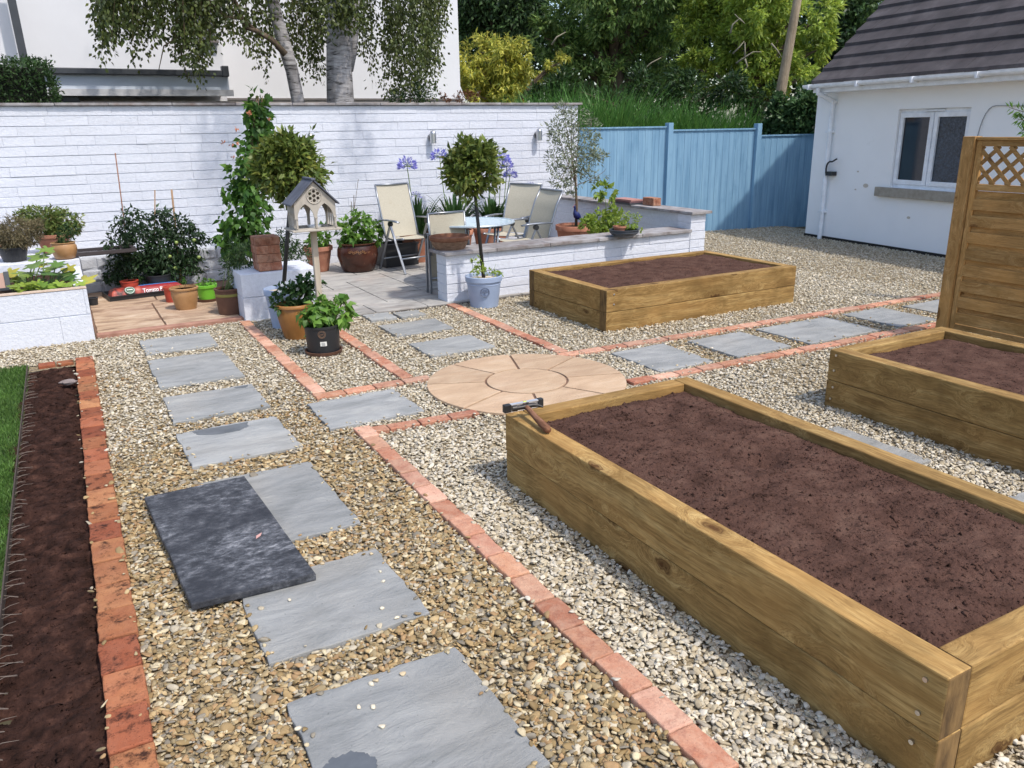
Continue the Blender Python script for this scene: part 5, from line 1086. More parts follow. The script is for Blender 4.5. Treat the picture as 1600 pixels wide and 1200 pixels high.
# ------------------------------------------------------------------ telegraph pole
tp = PD(1217, 160, 17.0); tq = PD(1246, 0, 17.0); dv = (tq-tp).normalized(); tl = thing('telegraph_pole', 'weathered grey telegraph pole rising beyond the blue fence', 'telegraph pole', (tp.x-dv.x/dv.z*tp.z, tp.y-dv.y/dv.z*tp.z, 0))
b0 = Vector((tp.x, tp.y, 0))-Vector((dv.x/dv.z*tp.z, dv.y/dv.z*tp.z, 0)); mb = MB(); mb.tube([b0, tp, tq, tq+dv*3.5], [.12, .10, .076, .065], 14); mb.obj('shaft', M['pole'], tl, smooth=True)
mb = MB(); c = tq+dv*3.2; mb.bar(c+Vector((-.5, 0, 0)), c+Vector((.5, 0, 0)), .08, .1); mb.obj('cross_arm', M['pole'], tl)
# ------------------------------------------------------------------ plants in the garden
def wblobs(lst, Y=None, D=None, jit=.5, flat=.9):
    out = []
    for q in lst:
        x, y, r = q[:3]; p = PY(x, y, Y) if Y is not None else PD(x, y, D); k = mpp(p)*r
        if jit: v = hdir(p)*random.uniform(-jit, jit)*k; p = p+v
        ry = q[3]*mpp(p) if len(q) > 3 else k
        out.append((p.x, p.y, p.z, k*flat, k*flat, ry))
    return out
def foliage(t, lst, name='foliage', m='bay', **kw):
    V, F = blob_leaves(lst, **kw); return fast_obj(name, V, F, M['L_'+m] if isinstance(m, str) else m, t)
def stems(t, paths, r, m='stem', name='stem', n=6):
    for p in paths: mb = MB(); mb.tube(p, [r*(1-.6*i/(len(p)-1)) for i in range(len(p))], n); mb.obj(name, M[m] if isinstance(m, str) else m, t, smooth=True)
def plant(name, label, cat, base, group=None): return thing(name, label, cat, tuple(base), group=group)
# the two lollipop bay trees
def standard(label, B, z0, cx, cy, rp, sx, sy, n, seed):
    p = Vector((B.x, B.y, ZAT(B, cx, cy))); lat = RT.copy(); lat.z = 0; lat.normalize(); ux = (cx-sx[0])
    c = B+Vector((0, 0, 0)); d = ray(cx, cy); nrm = hdir(B); c = EYE+d*(Vector((B.x, B.y, 0)).length/d.dot(nrm)); k = mpp(c); r = rp*k
    t = plant('bay_tree', label, 'standard tree', (B.x, B.y, z0), 'lollipop trees in blue grey pots')
    top = c+Vector((0, 0, -r*.3)); mb = MB(); b = Vector((B.x, B.y, z0)); mb.tube([b, b.lerp(top, .5), top], [.019, .018, .014], 10); mb.obj('trunk', M['stake'], t, smooth=True)
    paths = []
    for i in range(9): a = rdir(1)[0]; a[2] = abs(a[2])*.6-.1; paths.append([top, top+Vector(a)*r*.4, c+Vector(a)*r*.8])
    mb = MB(); [mb.tube(q, [.008, .005, .002], 5) for q in paths]; mb.obj('twigs', M['wood_stem'], t)
    bl = [(c.x, c.y, c.z, r*.86, r*.86, r*.8)]
    for i in range(16): a = rdir(1)[0]; q = r*.62; bl.append((c.x+a[0]*q, c.y+a[1]*q, c.z+a[2]*q, r*.34, r*.34, r*.34))
    foliage(t, bl, m='bay', n=n, L=.07, W=.034, per=8, spread=.4, shell=.62, up=.5, out=.75, fold=.1); return t
standard('lollipop bay tree in the blue grey pot before the low white wall', BR_, zR, 739, 262, 45, (757, 425), 0, 3000, 1)
standard('lollipop bay tree behind the bird table with a broad dense crown', BL, zL, 454, 266, 56, (447, 440), 0, 4000, 2)
# small plants at the foot of the right standard
t = plant('trailing_plant', 'small yellow green trailing plant around the foot of the right bay tree', 'plant', (BR_.x, BR_.y, zR))
foliage(t, [(BR_.x-.07, BR_.y-.03, zR+.08, .07, .07, .09), (BR_.x-.1, BR_.y-.05, zR+.15, .05, .05, .09), (BR_.x+.09, BR_.y-.02, zR+.05, .08, .06, .06)], m='lime', n=170, L=.035, W=.02, per=6)
stems(t, [[(BR_.x-.08, BR_.y-.04, zR-.01), (BR_.x-.1, BR_.y-.05, zR+.1), (BR_.x-.13, BR_.y-.06, zR+.2)], [(BR_.x+.09, BR_.y, zR-.01), (BR_.x+.13, BR_.y-.03, zR+.14)]], .003)
# strawberry in the ochre pot and beans in the black pot
def bushy(name, label, B, z0, blobs, m, n, L, W, per=7, Y=None, stem=14, sr=.004, **kw):
    t = plant(name, label, 'plant', (B.x, B.y, z0)); wb_ = wblobs(blobs, Y=Y if Y is not None else B.y, jit=.25)
    foliage(t, wb_, m=m, n=n, L=L, W=W, per=per, **kw)
    ps = []
    for i in range(stem):
        b_ = wb_[i % len(wb_)]; e = Vector(b_[:3])+Vector(rdir(1)[0])*b_[3]*.6; s = Vector((B.x+random.uniform(-.05, .05), B.y+random.uniform(-.05, .05), z0-.01)); ps.append(bez(s, s.lerp(e, .5)+Vector((0, 0, .06)), e, 5))
    mb = MB(); [mb.tube(q, [sr, sr*.9, sr*.8, sr*.6, sr*.3], 5) for q in ps]; mb.obj('stems', M['stem'], t, smooth=True); return t
st = bushy('strawberry_plant', 'dark green leafy plant with white flowers in the ochre pot', BO, zO, [(460, 462, 26, 20), (440, 470, 18), (480, 455, 18), (432, 482, 10), (490, 447, 12, 22), (468, 448, 20, 14)], 'straw', 620, .05, .036, up=.8)
fp = [PY(x, y, BO.y-.05) for x, y in ((440, 446), (448, 442), (455, 449), (437, 455), (470, 444), (489, 437), (464, 452))]
for p in fp:
    P = []; Dd = []; Nn = []
    for i in range(6): a = i*math.pi/3; P.append(tuple(p)); Dd.append((math.cos(a), math.sin(a)*.6-.3, math.sin(a)*.7)); Nn.append((0, -.8, .6))
    V, F = leaf_arrays(P, Dd, np.array(Nn), .022, .016, .05, 0); fast_obj('flower', V, F, M['white_petal'], st)
bn = bushy('bean_plant', 'young bean plant with heart shaped light green leaves in the black pot', BB, zB_, [(505, 482, 24, 16), (530, 484, 18, 16), (486, 492, 16), (540, 495, 11, 14), (515, 471, 20, 9), (492, 515, 7, 9)], 'bean', 260, .075, .062, per=5, up=.9, fold=.1, down=.5, droop=.3)
# feathery dark plant in the brown pot and behind the pier
bushy('marigold_plant', 'dark feathery green plant in the brown pot with the olive band', BN, zN, [(372, 418, 26, 28), (362, 402, 18, 20), (385, 400, 24, 22), (392, 430, 16, 18), (376, 392, 20)], 'hedge', 1500, .045, .011, per=12, up=.2, Y=BN.y+.12)
cq = PY(446, 412, 8.75); bushy('dark_shrub', 'dark green shrub behind the black sleeved trunk and the brick stack', cq, .03, [(440, 405, 30, 34), (462, 402, 24, 30), (424, 395, 18, 26), (450, 378, 22, 18)], 'hedge', 1500, .05, .014, per=10, Y=8.9)
# tall runner beans up canes
ry = 9.55; rbp = PY(392, 440, ry); t = plant('runner_bean', 'tall leafy climbing bean with orange flowers taller than the garden wall', 'climbing plant', (rbp.x, ry, .02))
cb = wblobs([(392, 360, 26, 28), (378, 335, 24, 26), (400, 320, 26, 26), (380, 300, 20, 24), (392, 285, 24, 24), (405, 262, 22, 24), (388, 250, 22, 24), (400, 228, 24, 22), (408, 205, 22, 22), (392, 195, 17, 20), (403, 180, 17, 18), (402, 158, 14, 13), (415, 152, 9), (360, 300, 12, 14), (355, 340, 12, 14), (348, 372, 13, 12), (370, 385, 25, 26), (366, 268, 10)], Y=ry, jit=.3)
foliage(t, cb, m='climber', n=1750, L=.085, W=.068, per=5, spread=.5, shell=.35, up=.4, out=.6, down=.7, fold=.06, droop=.25)
ps = [[PY(a, 440, ry), PY(b, 300, ry), PY(c, 150, ry)] for a, b, c in ((380, 386, 402), (398, 402, 404), (390, 396, 410), (372, 384, 400))]
stems(t, ps, .009, 'wood_stem')
for x, y in ((389, 178), (349, 223), (362, 227), (372, 224), (369, 202), (391, 328), (363, 246), (419, 186), (390, 176)):
    p = PY(x, y, ry-.12); P = []; Dd = []
    for i in range(7): P.append(tuple(p+Vector(rdir(1)[0])*.012)); Dd.append(rdir(1)[0])
    V, F = leaf_arrays(P, Dd, rdir(len(P)), .026, .022, .2); fast_obj('flower', V, F, M['terraflower'], t)
# tomato plants with canes
for i, (lab_, bl, bx) in enumerate((('leftmost tomato plant in the alcove beside the tallest cane', [(205, 352, 22, 24), (190, 372, 22, 26), (212, 385, 26, 30), (185, 405, 22, 24), (200, 425, 24, 22), (175, 430, 16, 20)], 200),
    ('middle tomato plant behind the black pot on the tomato bag', [(245, 360, 26, 26), (258, 342, 14, 14), (240, 390, 32, 32), (255, 412, 28, 28), (228, 415, 24, 24)], 245),
    ('rightmost tomato plant in the alcove with small green fruits', [(285, 365, 26, 26), (302, 385, 18, 24), (280, 395, 28, 32), (296, 415, 20, 26), (270, 425, 22, 22), (313, 376, 12, 10)], 285))):
    p = PY(bx, 440, 10.2); t = plant('tomato_plant', lab_, 'tomato plant', (p.x, 10.2, .1), 'tomato plants against the tall wall')
    wb_ = wblobs([(q[0], q[1]-4)+q[2:] for q in bl], Y=10.12, jit=.3); foliage(t, wb_, m='tomato', n=1500, L=.06, W=.026, per=11, spread=.42, shell=.3, up=.3, out=.5, down=.5, droop=.35)
    stems(t, [[(p.x, 10.2, .1), (p.x+.02, 10.2, .4), tuple(Vector(wb_[0][:3]))], [(p.x, 10.2, .2), tuple(Vector(wb_[1][:3]))], [(p.x, 10.2, .25), tuple(Vector(wb_[3][:3]))]], .008)
    mb = MB()
    for k in range(5): c_ = Vector(wb_[2][:3])+Vector(rdir(1)[0])*.2; c_.y = 9.95; mb.lathe([(0, -.022), (.018, -.012), (.022, 0), (.018, .014), (0, .02)], c_, 10)
    if i == 2: mb.obj('fruits', plain('green_tomato', lin(140, 160, 80), .3), t, smooth=True)
for i, (a, b, c, d_, lab_) in enumerate(((180, 239, 200, 400, 'tallest thin reddish cane leaning above the left tomato plant'), (242, 297, 241, 400, 'pale cane standing above the middle tomato plant'), (268, 296, 278, 400, 'thicker brown cane above the right tomato plant'))):
    p0, p1 = PY(a, b, 10.22), PY(c, d_, 10.18); cn = thing('garden_cane', lab_, 'cane', (p1.x, p1.y, .02), group='canes among the tomato plants'); mb = MB(); e = p1+(p1-p0).normalized()*.4
    mb.tube([p0, p0.lerp(p1, .5)+Vector((.004, 0, 0)), e], [.0065 if i < 2 else .011]*3, 8); mb.obj('shaft', [plain('reddish_cane', lin(140, 98, 76), .7), M['cane'], M['cane']][i], cn, smooth=True)
bushy('herb_seedlings', 'small bright herb leaves in the lime green pot', BG, zG, [(322, 442, 13, 5), (310, 443, 8, 5)], 'bean', 70, .03, .024, per=5, stem=6, sr=.002)
t = plant('self_sown_stems', 'thin dark stems rising from the tan pot in the alcove', 'plant', (BT.x, BT.y, zT_)); foliage(t, wblobs([(278, 440, 8), (292, 436, 6)], Y=BT.y, jit=.1), m='climber', n=24, L=.035, W=.026, per=4)
stems(t, [[(BT.x-.03, BT.y, zT_-.01), tuple(PY(279, 440, BT.y))], [(BT.x, BT.y, zT_-.01), tuple(PY(292, 436, BT.y))]], .003, 'wood_stem')
# shelf plants
bushy('heather', 'brownish heather bush in the black pot on the plant shelf', BS3, zS3, [(24, 362, 30, 20), (10, 370, 20, 18), (45, 365, 18, 16), (20, 380, 22, 12), (60, 352, 10, 9)], 'heather', 7000, .035, .008, per=16, spread=.3, up=.2)
bushy('marjoram', 'broad green herb bush in the large terracotta pot on the plant shelf', BS2, zS2, [(58, 340, 26, 14), (80, 345, 24, 16), (104, 348, 20, 18), (40, 340, 16, 10), (118, 356, 8, 10), (92, 358, 22, 10)], 'mint', 3600, .034, .022, per=12, spread=.4)
bushy('mint_plant', 'small dark mint plant in the tan pot on the plant shelf', BS1, zS1, [(100, 366, 14, 14), (110, 360, 9, 12), (94, 372, 8, 7)], 'hedge', 260, .03, .018, per=7)
t = plant('courgette_plant', 'big lobed courgette leaves with some yellow ones in the left block planter', 'vegetable plant', tuple(G(60, 455, .4)[:2])+(.4,))
P = []; Dd = []; Nn = []; Ls = []; Y_ = []
for x, y, s, yl in ((62, 398, 20, 0), (70, 388, 14, 0), (40, 425, 22, 0), (28, 432, 20, 0), (52, 412, 20, 0), (85, 415, 22, 0), (78, 425, 18, 0), (98, 428, 20, 0), (12, 425, 18, 1), (8, 438, 16, 0), (128, 436, 24, 1), (106, 418, 12, 1), (66, 412, 12, 1), (72, 440, 18, 0), (58, 440, 14, 0), (90, 410, 14, 0), (110, 430, 14, 0)):
    yy = 8.35+random.uniform(-.1, .25); p = PY(x, y, yy); P.append(p); Y_.append(yl); Ls.append(s*mpp(p)*1.75)
def lobed(P, Ls):
    vs = []; fs = []
    for p, L in zip(P, Ls):
        a0 = random.uniform(-.7, .7)-1.57; u_ = Vector((math.cos(a0), math.sin(a0), random.uniform(-.35, .1))).normalized(); nrm = Vector((random.uniform(-.3, .3), random.uniform(-.7, 0), 1)).normalized(); s_ = u_.cross(nrm).normalized(); nrm = s_.cross(u_)
        b = len(vs); vs.append(tuple(p)); n = 26
        for i in range(n):
            th = -2.75+5.5*i/(n-1); r = L*(.56+.16*math.cos(th*5)+.1*math.cos(th*2)+random.uniform(-.05, .05))*(1-.25*abs(th)/2.75); q = Vector(p)+u_*math.cos(th)*r+s_*math.sin(th)*r+nrm*(-.12*r+.05*r*math.cos(th*5)); vs.append(tuple(q))
        for i in range(n-1): fs.append((b, b+1+i, b+2+i))
    return vs, fs
for yl, mm, nm in ((0, M['L_courg'], 'green_leaves'), (1, M['L_yellow'], 'yellow_leaves')):
    vs, fs = lobed([p for p, y in zip(P, Y_) if y == yl], [l for l, y in zip(Ls, Y_) if y == yl]); fast_obj(nm, vs, fs, mm, t)
mb = MB()
for p, l in zip(P, Ls): b_ = Vector((G(60, 455, .4).x+random.uniform(-.12, .12), 8.35, .38)); mb.tube(bez(b_, b_.lerp(p, .5)+Vector((0, 0, .08)), p, 5), [.008, .007, .006, .005, .004], 6)
mb.obj('stalks', M['stem'], t, smooth=True)
gs = [PY(x, 447+random.uniform(-7, 5), 8.08+random.uniform(0, .1)) for x in range(18, 132, 5)]
nt_ = plant('nasturtium', 'low lime green round leaves along the front edge of the block planter', 'plant', tuple(G(70, 456, .4)[:2])+(.4,)); vs, fs = lobed(gs, [.1]*len(gs)); fast_obj('foliage', vs, fs, M['L_lime'], nt_)
mb = MB(); [mb.tube([p+Vector((0, .03, -.1)), p], [.003, .002], 5) for p in gs]; mb.obj('stems', M['stem'], nt_)
# plants along the tall wall
bushy('dahlia', 'bushy light green plant in the big brown glazed pot', BW2, zW2, [(560, 352, 30, 18), (540, 360, 18, 18), (580, 362, 18, 18), (556, 368, 24, 12), (562, 340, 18, 10)], 'bean', 520, .08, .06, per=6, up=.8, down=.3)
bushy('leafy_shoots', 'green leafy shoots in the tall terracotta pot by the wall', BW1, zW1, [(498, 372, 18, 12), (510, 366, 14, 14), (490, 378, 12, 8)], 'bean', 190, .07, .055, per=6)
tk = [PY(556, 330, BW2.y+.15), PY(562, 312, BW2.y+.15)]; mb = MB(); c = thing('twig_stakes', 'two thin twig stakes in the brown glazed pot', 'stakes', (BW2.x, BW2.y+.1, zW2)); mb.tube([PY(553, 375, BW2.y+.1), PY(553, 305, BW2.y+.1)], .005, 6); mb.tube([PY(548, 375, BW2.y+.1), PY(549, 315, BW2.y+.1)], .004, 6); mb.tube([PY(553, 330, BW2.y+.1), PY(560, 280, BW2.y+.1)], .003, 6); mb.obj('twigs', M['wood_stem'], c)
def agapanthus(label, cx, half, fl, n):
    t = plant('agapanthus', label, 'agapanthus', (PY(cx, 380, 10.35).x, 10.35, .36), 'agapanthus along the tall wall'); b = PY(cx, 372, 10.35); V_ = []; F_ = []; o = 0
    for i in range(n):
        a = random.uniform(0, 6.28); sp = random.uniform(.05, half*1.3); L = random.uniform(.3, .62); d_ = Vector((math.cos(a), math.sin(a)*.5, 0)); p0 = Vector((b.x, b.y, .36))+d_*random.uniform(0, .08); tip = p0+d_*sp+Vector((0, 0, L*random.uniform(.35, .95))); mid = p0.lerp(tip, .55)+Vector((0, 0, L*.28)); w_ = .026
        s_ = Vector((-d_.y, d_.x, 0)).normalized()*w_; pts = bez(p0, mid, tip, 6)
        for k, q in enumerate(pts): f = (1-(k/5)**2.2)*.95+.05; V_ += [tuple(q-s_*f), tuple(q+Vector((0, 0, -.004))), tuple(q+s_*f)]
        for k in range(5): F_ += [(o+k*3, o+k*3+1, o+k*3+4, o+k*3+3), (o+k*3+1, o+k*3+2, o+k*3+5, o+k*3+4)]
        o += 18
    fast_obj('leaves', V_, F_, M['L_agap'], t)
    for x, y, rr_, dead in fl:
        p = PY(x, y, 10.45); mb = MB(); s0 = Vector((b.x+(p.x-b.x)*.5, 10.38, .4)); mb.tube(bez(s0, s0.lerp(p, .5)+Vector((random.uniform(-.03, .03), 0, .05)), p, 6), .006, 6); mb.obj('flower_stem', M['stem'], t, smooth=True)
        k = rr_*mpp(p); n_ = 190 if rr_ > 9 else 70; dd = rdir(n_); dd[:, 2] = np.abs(dd[:, 2])*.9-.25; dd = unit(dd); P_ = np.array(p)+dd*k*rng.uniform(.55, .85, (n_, 1)); V, F = leaf_arrays(P_, dd+rdir(n_)*.35, rdir(n_), k*.4, k*.15, .1, .1); fast_obj('flower_head', V, F, M['agap_flower'], t)
        mb = MB(); [mb.tube([p, Vector(q)], [.0022, .0016], 4) for q in P_[::6]]; mb.obj('pedicels', M['stem'], t)
    return t
agapanthus('agapanthus clump left, beside the upright chair, with the tallest open violet head', 655, .3, [(636, 260, 15, 0), (650, 306, 9, 0)], 150)
agapanthus('agapanthus clump in the middle behind the folded chair', 712, .38, [(687, 246, 14, 0)], 170)
agapanthus('agapanthus clump right, under the right bay tree crown', 770, .34, [(785, 250, 13, 0), (797, 275, 11, 0), (792, 260, 10, 0), (828, 290, 7, 0)], 170)
# olive tree and the shrubs by the low wall
t = plant('olive_tree', 'airy grey green olive tree in the wide terracotta pot', 'olive tree', (BV.x, BV.y, zV), None)
top = PY(893, 245, BV.y+.05); mb = MB(); mb.tube([(BV.x, BV.y, zV-.02), tuple(PY(901, 320, BV.y)), tuple(PY(899, 280, BV.y)), tuple(top)], [.022, .019, .016, .008], 10); mb.obj('trunk', M['wood_stem'], t, smooth=True)
ol = [(893, 185, 20, 18), (870, 205, 18, 20), (905, 200, 22, 20), (925, 200, 14, 26), (885, 235, 26, 22), (910, 240, 24, 24), (865, 255, 16, 20), (895, 270, 24, 22), (925, 245, 18, 18), (875, 285, 16, 10), (920, 275, 14, 12), (945, 243, 12, 5), (930, 285, 9, 6), (880, 170, 12, 10), (947, 268, 4, 8), (893, 304, 8, 5)]
wb_ = wblobs(ol, Y=BV.y, jit=.5); V, F = blob_leaves(wb_, 2900, .06, .016, per=9, spread=.5, shell=.2, up=.2, out=.8); fast_obj('foliage', V, F, M['L_olive'], t)
mb = MB(); src = [PY(900, 290, BV.y), PY(899, 265, BV.y), top]
for q in wb_: mb.tube(bez(random.choice(src), Vector(q[:3])-Vector((0, 0, q[5]*.4)), Vector(q[:3])+Vector((0, 0, q[5]*.6)), 5), [.006, .005, .004, .003, .0015], 5)
mb.obj('branches', M['wood_stem'], t)
c = PY(945, 366, 8.55); bushy('hydrangea', 'lime green leafy shrub between the olive pot and the dark bowl', c, .2, [(935, 345, 22, 16), (955, 350, 18, 14), (922, 350, 12, 14), (960, 332, 12, 9), (940, 360, 18, 9)], 'lime', 800, .062, .038, per=8, Y=8.5)
c = PY(946, 345, 8.75); t = plant('tall_sapling', 'tall thin stemmed sapling with a yellow green tuft above the shrub', 'plant', (c.x, 8.75, .25)); foliage(t, wblobs([(943, 297, 16, 9), (953, 302, 10, 7), (933, 305, 8, 7)], Y=8.75), m='lime', n=130, L=.075, W=.045, per=6); stems(t, [[(c.x, 8.75, .25), tuple(PY(947, 320, 8.75)), tuple(PY(943, 299, 8.75))]], .007)
bushy('succulent', 'yellow green fleshy plant spilling over the right of the dark bowl', BW, zW, [(985, 345, 16, 12), (970, 343, 10, 7), (996, 356, 8, 12)], 'lime', 420, .028, .018, per=9, stem=6)
# conifer reaching in at the right edge, between the screen and the outbuilding
p0 = PD(1660, 190, 9.0); t = plant('conifer_shrub', 'conifer shrub poking a green spray in above the trellis screen', 'shrub', (p0.x, p0.y, 0)); mb = MB(); mb.tube([(p0.x, p0.y, 0), (p0.x, p0.y, 1.2), (p0.x-.02, p0.y, 2.4)], [.05, .04, .01], 8); mb.obj('trunk', M['bark'], t, smooth=True)
P = []; Dd = []; br = MB()
for x, y, x2, y2 in ((1650, 190, 1577, 168), (1650, 200, 1590, 186), (1655, 215, 1597, 204), (1650, 160, 1625, 120), (1660, 230, 1612, 235), (1660, 180, 1690, 120), (1660, 200, 1720, 180), (1640, 180, 1605, 176)):
    a, b = PD(x, y, 9.0), PD(x2, y2, 8.9); br.tube([a, b], [.006, .002], 5)
    for k in range(60):
        f = random.uniform(.1, 1); q = a.lerp(b, f); s_ = random.choice((-1, 1)); dv = (b-a).normalized(); dn_ = dv*.6+Vector((random.uniform(-.2, .2), random.uniform(-.3, .3), s_*.9)); P.append(tuple(q+dn_*random.uniform(0, .1)*(1.1-f))); Dd.append(tuple(dn_+Vector(rdir(1)[0])*.3))
br.obj('branches', M['wood_stem'], t); V, F = leaf_arrays(P, Dd, rdir(len(P)), .06, .015, .1); fast_obj('foliage', V, F, M['L_bean'], t)
# ------------------------------------------------------------------ birches behind the wall
def strands(xr, prof, n, Yr, top=-70):
    P = []; Dd = []; tw = MB(); px_, py_ = zip(*prof)
    for i in range(n):
        x = random.uniform(*xr); yb = np.interp(x, px_, py_)*random.uniform(.45, 1.0)+random.uniform(-6, 6); Y = random.uniform(*Yr)
        a = PY(x+random.uniform(-10, 10), top-random.uniform(0, 60), Y); b = PY(x, yb, Y); L = (a-b).length
        if i % 3 == 0: tw.tube([a, a.lerp(b, .5)+Vector((random.uniform(-.03, .03), 0, 0)), b], [.005, .003, .0012], 4)
        m = int(L/.021); f = rng.random(m); side = rng.normal(size=(m, 3))*np.array([.04, .04, .02])*(.5+f[:, None]*.8); q = np.array(a)[None]*(1-f[:, None])+np.array(b)[None]*f[:, None]+side
        P.append(q); Dd.append(np.column_stack([side[:, 0]*9+rng.normal(size=m)*.4, side[:, 1]*9+rng.normal(size=m)*.4, -np.ones(m)*1.1]))
    P = np.concatenate(P); Dd = np.concatenate(Dd); n_ = len(P); V, F = leaf_arrays(P, Dd, rdir(n_), rng.uniform(.05, .075, n_), rng.uniform(.032, .048, n_), .1, .1); return V, F, tw
BY = 12.6
t1 = plant('birch_tree', 'slender leaning birch with drooping branches, the left trunk behind the wall', 'birch tree', (PY(470, 160, BY).x, BY, 0), 'weeping birches behind the tall wall')
pa_ = [PY(x, y, BY) for x, y in ((478, 240), (466, 160), (456, 110), (444, 70), (433, 30), (424, -10), (415, -60), (400, -160))]; k = mpp(pa_[1])
mb = MB(); mb.tube([Vector((pa_[0].x, BY, 0))]+pa_, [.14, .12, 9.8*k, 9.6*k, 10.5*k, 9.2*k, 8.5*k, 8*k, 5*k], 14); mb.obj('trunk', M['birch'], t1, smooth=True)
for pts in (((446, 85), (425, 62), (400, 48), (385, 44), (372, 10), (350, -30)), ((400, 48), (380, 30), (352, 26), (325, 50), (290, 51), (272, 62)), ((352, 26), (335, 10), (318, -10)), ((272, 62), (256, 72), (248, 110)), ((288, 52), (283, 90), (296, 130))):
    w0 = 5 if pts[0][0] == 446 else 2.4 if pts[0][0] == 400 else 1.3; q = [PY(x, y, BY-.25) for x, y in pts]; mb = MB(); mb.tube(q, [w0*k*(1-.65*i/(len(q)-1)) for i in range(len(q))], 8); mb.obj('branch', M['bark'], t1, smooth=True)
V1 = []
prof1 = [(140, 30), (150, 70), (165, 112), (178, 80), (195, 75), (215, 112), (235, 95), (255, 72), (285, 112), (300, 125), (312, 160), (322, 160), (330, 100), (345, 55), (362, 80), (380, 85), (395, 100), (410, 140), (418, 145), (432, 60)]
A1 = strands((148, 432), prof1, 160, (11.9, 13.4)); A1b = strands((300, 325), [(300, 150), (325, 160)], 7, (12.0, 12.4)); A1c = strands((150, 345), [(140, 30), (200, 60), (345, 40)], 80, (11.8, 13.2))
V, F = cat_arrays([A1[:2], A1b[:2], A1c[:2]]); fast_obj('hanging_foliage', V, F, M['L_birch'], t1); tw = A1[2]; tw.add(A1b[2].v, A1b[2].f); tw.obj('twigs', M['wood_stem'], t1)
t2 = plant('birch_tree', 'thick pale birch trunk with an eye mark, right of the leaning birch', 'birch tree', (PY(531, 160, BY).x, BY, 0), 'weeping birches behind the tall wall')
pb2 = [PY(x, y, BY) for x, y in ((532, 160), (530, 110), (531, 70), (533, 30), (534, -20), (536, -90), (538, -200))]; mb = MB(); mb.tube([Vector((pb2[0].x, BY, 0))]+pb2, [.27]+[q*k for q in (21.5, 20, 20.5, 21, 20, 17, 12)], 20); mb.obj('trunk', M['birch'], t2, smooth=True)
mb = MB(); mb.tube([PY(x, y, BY-.05) for x, y in ((545, 110), (551, 80), (554, 50), (556, 0), (556, -40))], [7*k, 7*k, 6*k, 6*k, 5*k], 10); mb.obj('trunk_rib', M['birch'], t2, smooth=True)
prof2 = [(440, 90), (452, 120), (470, 130), (490, 140), (500, 128), (510, 110), (520, 60), (545, 62), (560, 75), (568, 110), (580, 145), (592, 155), (610, 160), (650, 162), (680, 160), (690, 90), (697, 50)]
A2 = strands((440, 697), prof2, 140, (12.9, 14.2)); A2b = strands((505, 565), [(505, 58), (535, 62), (565, 55)], 40, (11.9, 12.2)); A2c = strands((612, 690), [(612, 158), (660, 160), (690, 100)], 36, (12.2, 13.6))
V, F = cat_arrays([A2[:2], A2b[:2], A2c[:2]]); fast_obj('hanging_foliage', V, F, M['L_birch'], t2); tw = A2[2]; tw.obj('twigs', M['wood_stem'], t2)
for t, cen in ((t1, (2.3, 11.9)), (t2, (4.6, 12.4))):       # the crowns above the picture: they throw the soft dapple on wall and house
    cols = [(2.5, 9.2, z, .3, .3, .34) for z in (3.75, 4.3, 4.85)]+[(2.85, 9.3, 4.6, .3, .3, .4)] if t is t1 else [(4.3, 9.2, 4.3, .22, .22, .4), (4.4, 9.3, 4.9, .3, .3, .4)]
    V, F = blob_leaves(cols, 900 if t is t1 else 420, .055, .04, per=12, spread=.7, shell=.1); fast_obj('overhanging_foliage', V, F, M['L_birch'], t)
    mb = MB(); mb.tube(bez((cen[0]+1.2, 12.5, 4.6), (cols[0][0], 10.5, 5.8), (cols[0][0], 9.2, 5.0), 8), [.05, .045, .04, .03, .02, .015, .01, .006], 6); mb.obj('bough', M['bark'], t)
    bl = [(cen[0]+random.uniform(-1.5, 1.5), cen[1]+random.uniform(-1.6, .6), random.uniform(4.6, 6.4), .6, .6, .5) for i in range(6)]
    V, F = blob_leaves(bl, 2300, .055, .04, per=20, spread=.6, shell=.2); fast_obj('upper_foliage', V, F, M['L_birch'], t)
    mb = MB(); [mb.tube(bez((cen[0]+1.2, 12.5, 4.2), (cen[0]+.6, 12.2, 5.6), q[:3], 5), [.05, .04, .03, .02, .008], 6) for q in bl]; mb.obj('upper_limbs', M['bark'], t)
t = plant('berberis', 'dark reddish green shrub showing over the wall below the right birch branches', 'shrub', tuple(PY(640, 160, 13.4)[:2])+(0,)); foliage(t, wblobs([(640, 140, 24, 18), (620, 150, 16, 12), (665, 148, 18, 14), (650, 125, 16, 14)], Y=13.4), m='dark', n=1500, L=.045, W=.025, per=9, spread=.5, shell=.2); stems(t, [[tuple(PY(640, 160, 13.4)[:2])+(0,), tuple(PY(640, 140, 13.4))]], .02, 'wood_stem', 'trunk')
t = plant('red_fern', 'rusty fern fronds above the wall at the corner of the neighbour house', 'fern', tuple(PY(725, 155, 14.4)[:2])+(0,)); foliage(t, wblobs([(698, 152, 10, 7), (722, 150, 15, 8), (742, 150, 11, 7)], Y=14.4), m='russet', n=420, L=.06, W=.02, per=10, up=.2); stems(t, [[tuple(PY(725, 155, 14.4)[:2])+(0,), tuple(PY(722, 150, 14.4))]], .01, 'wood_stem', 'stalk')
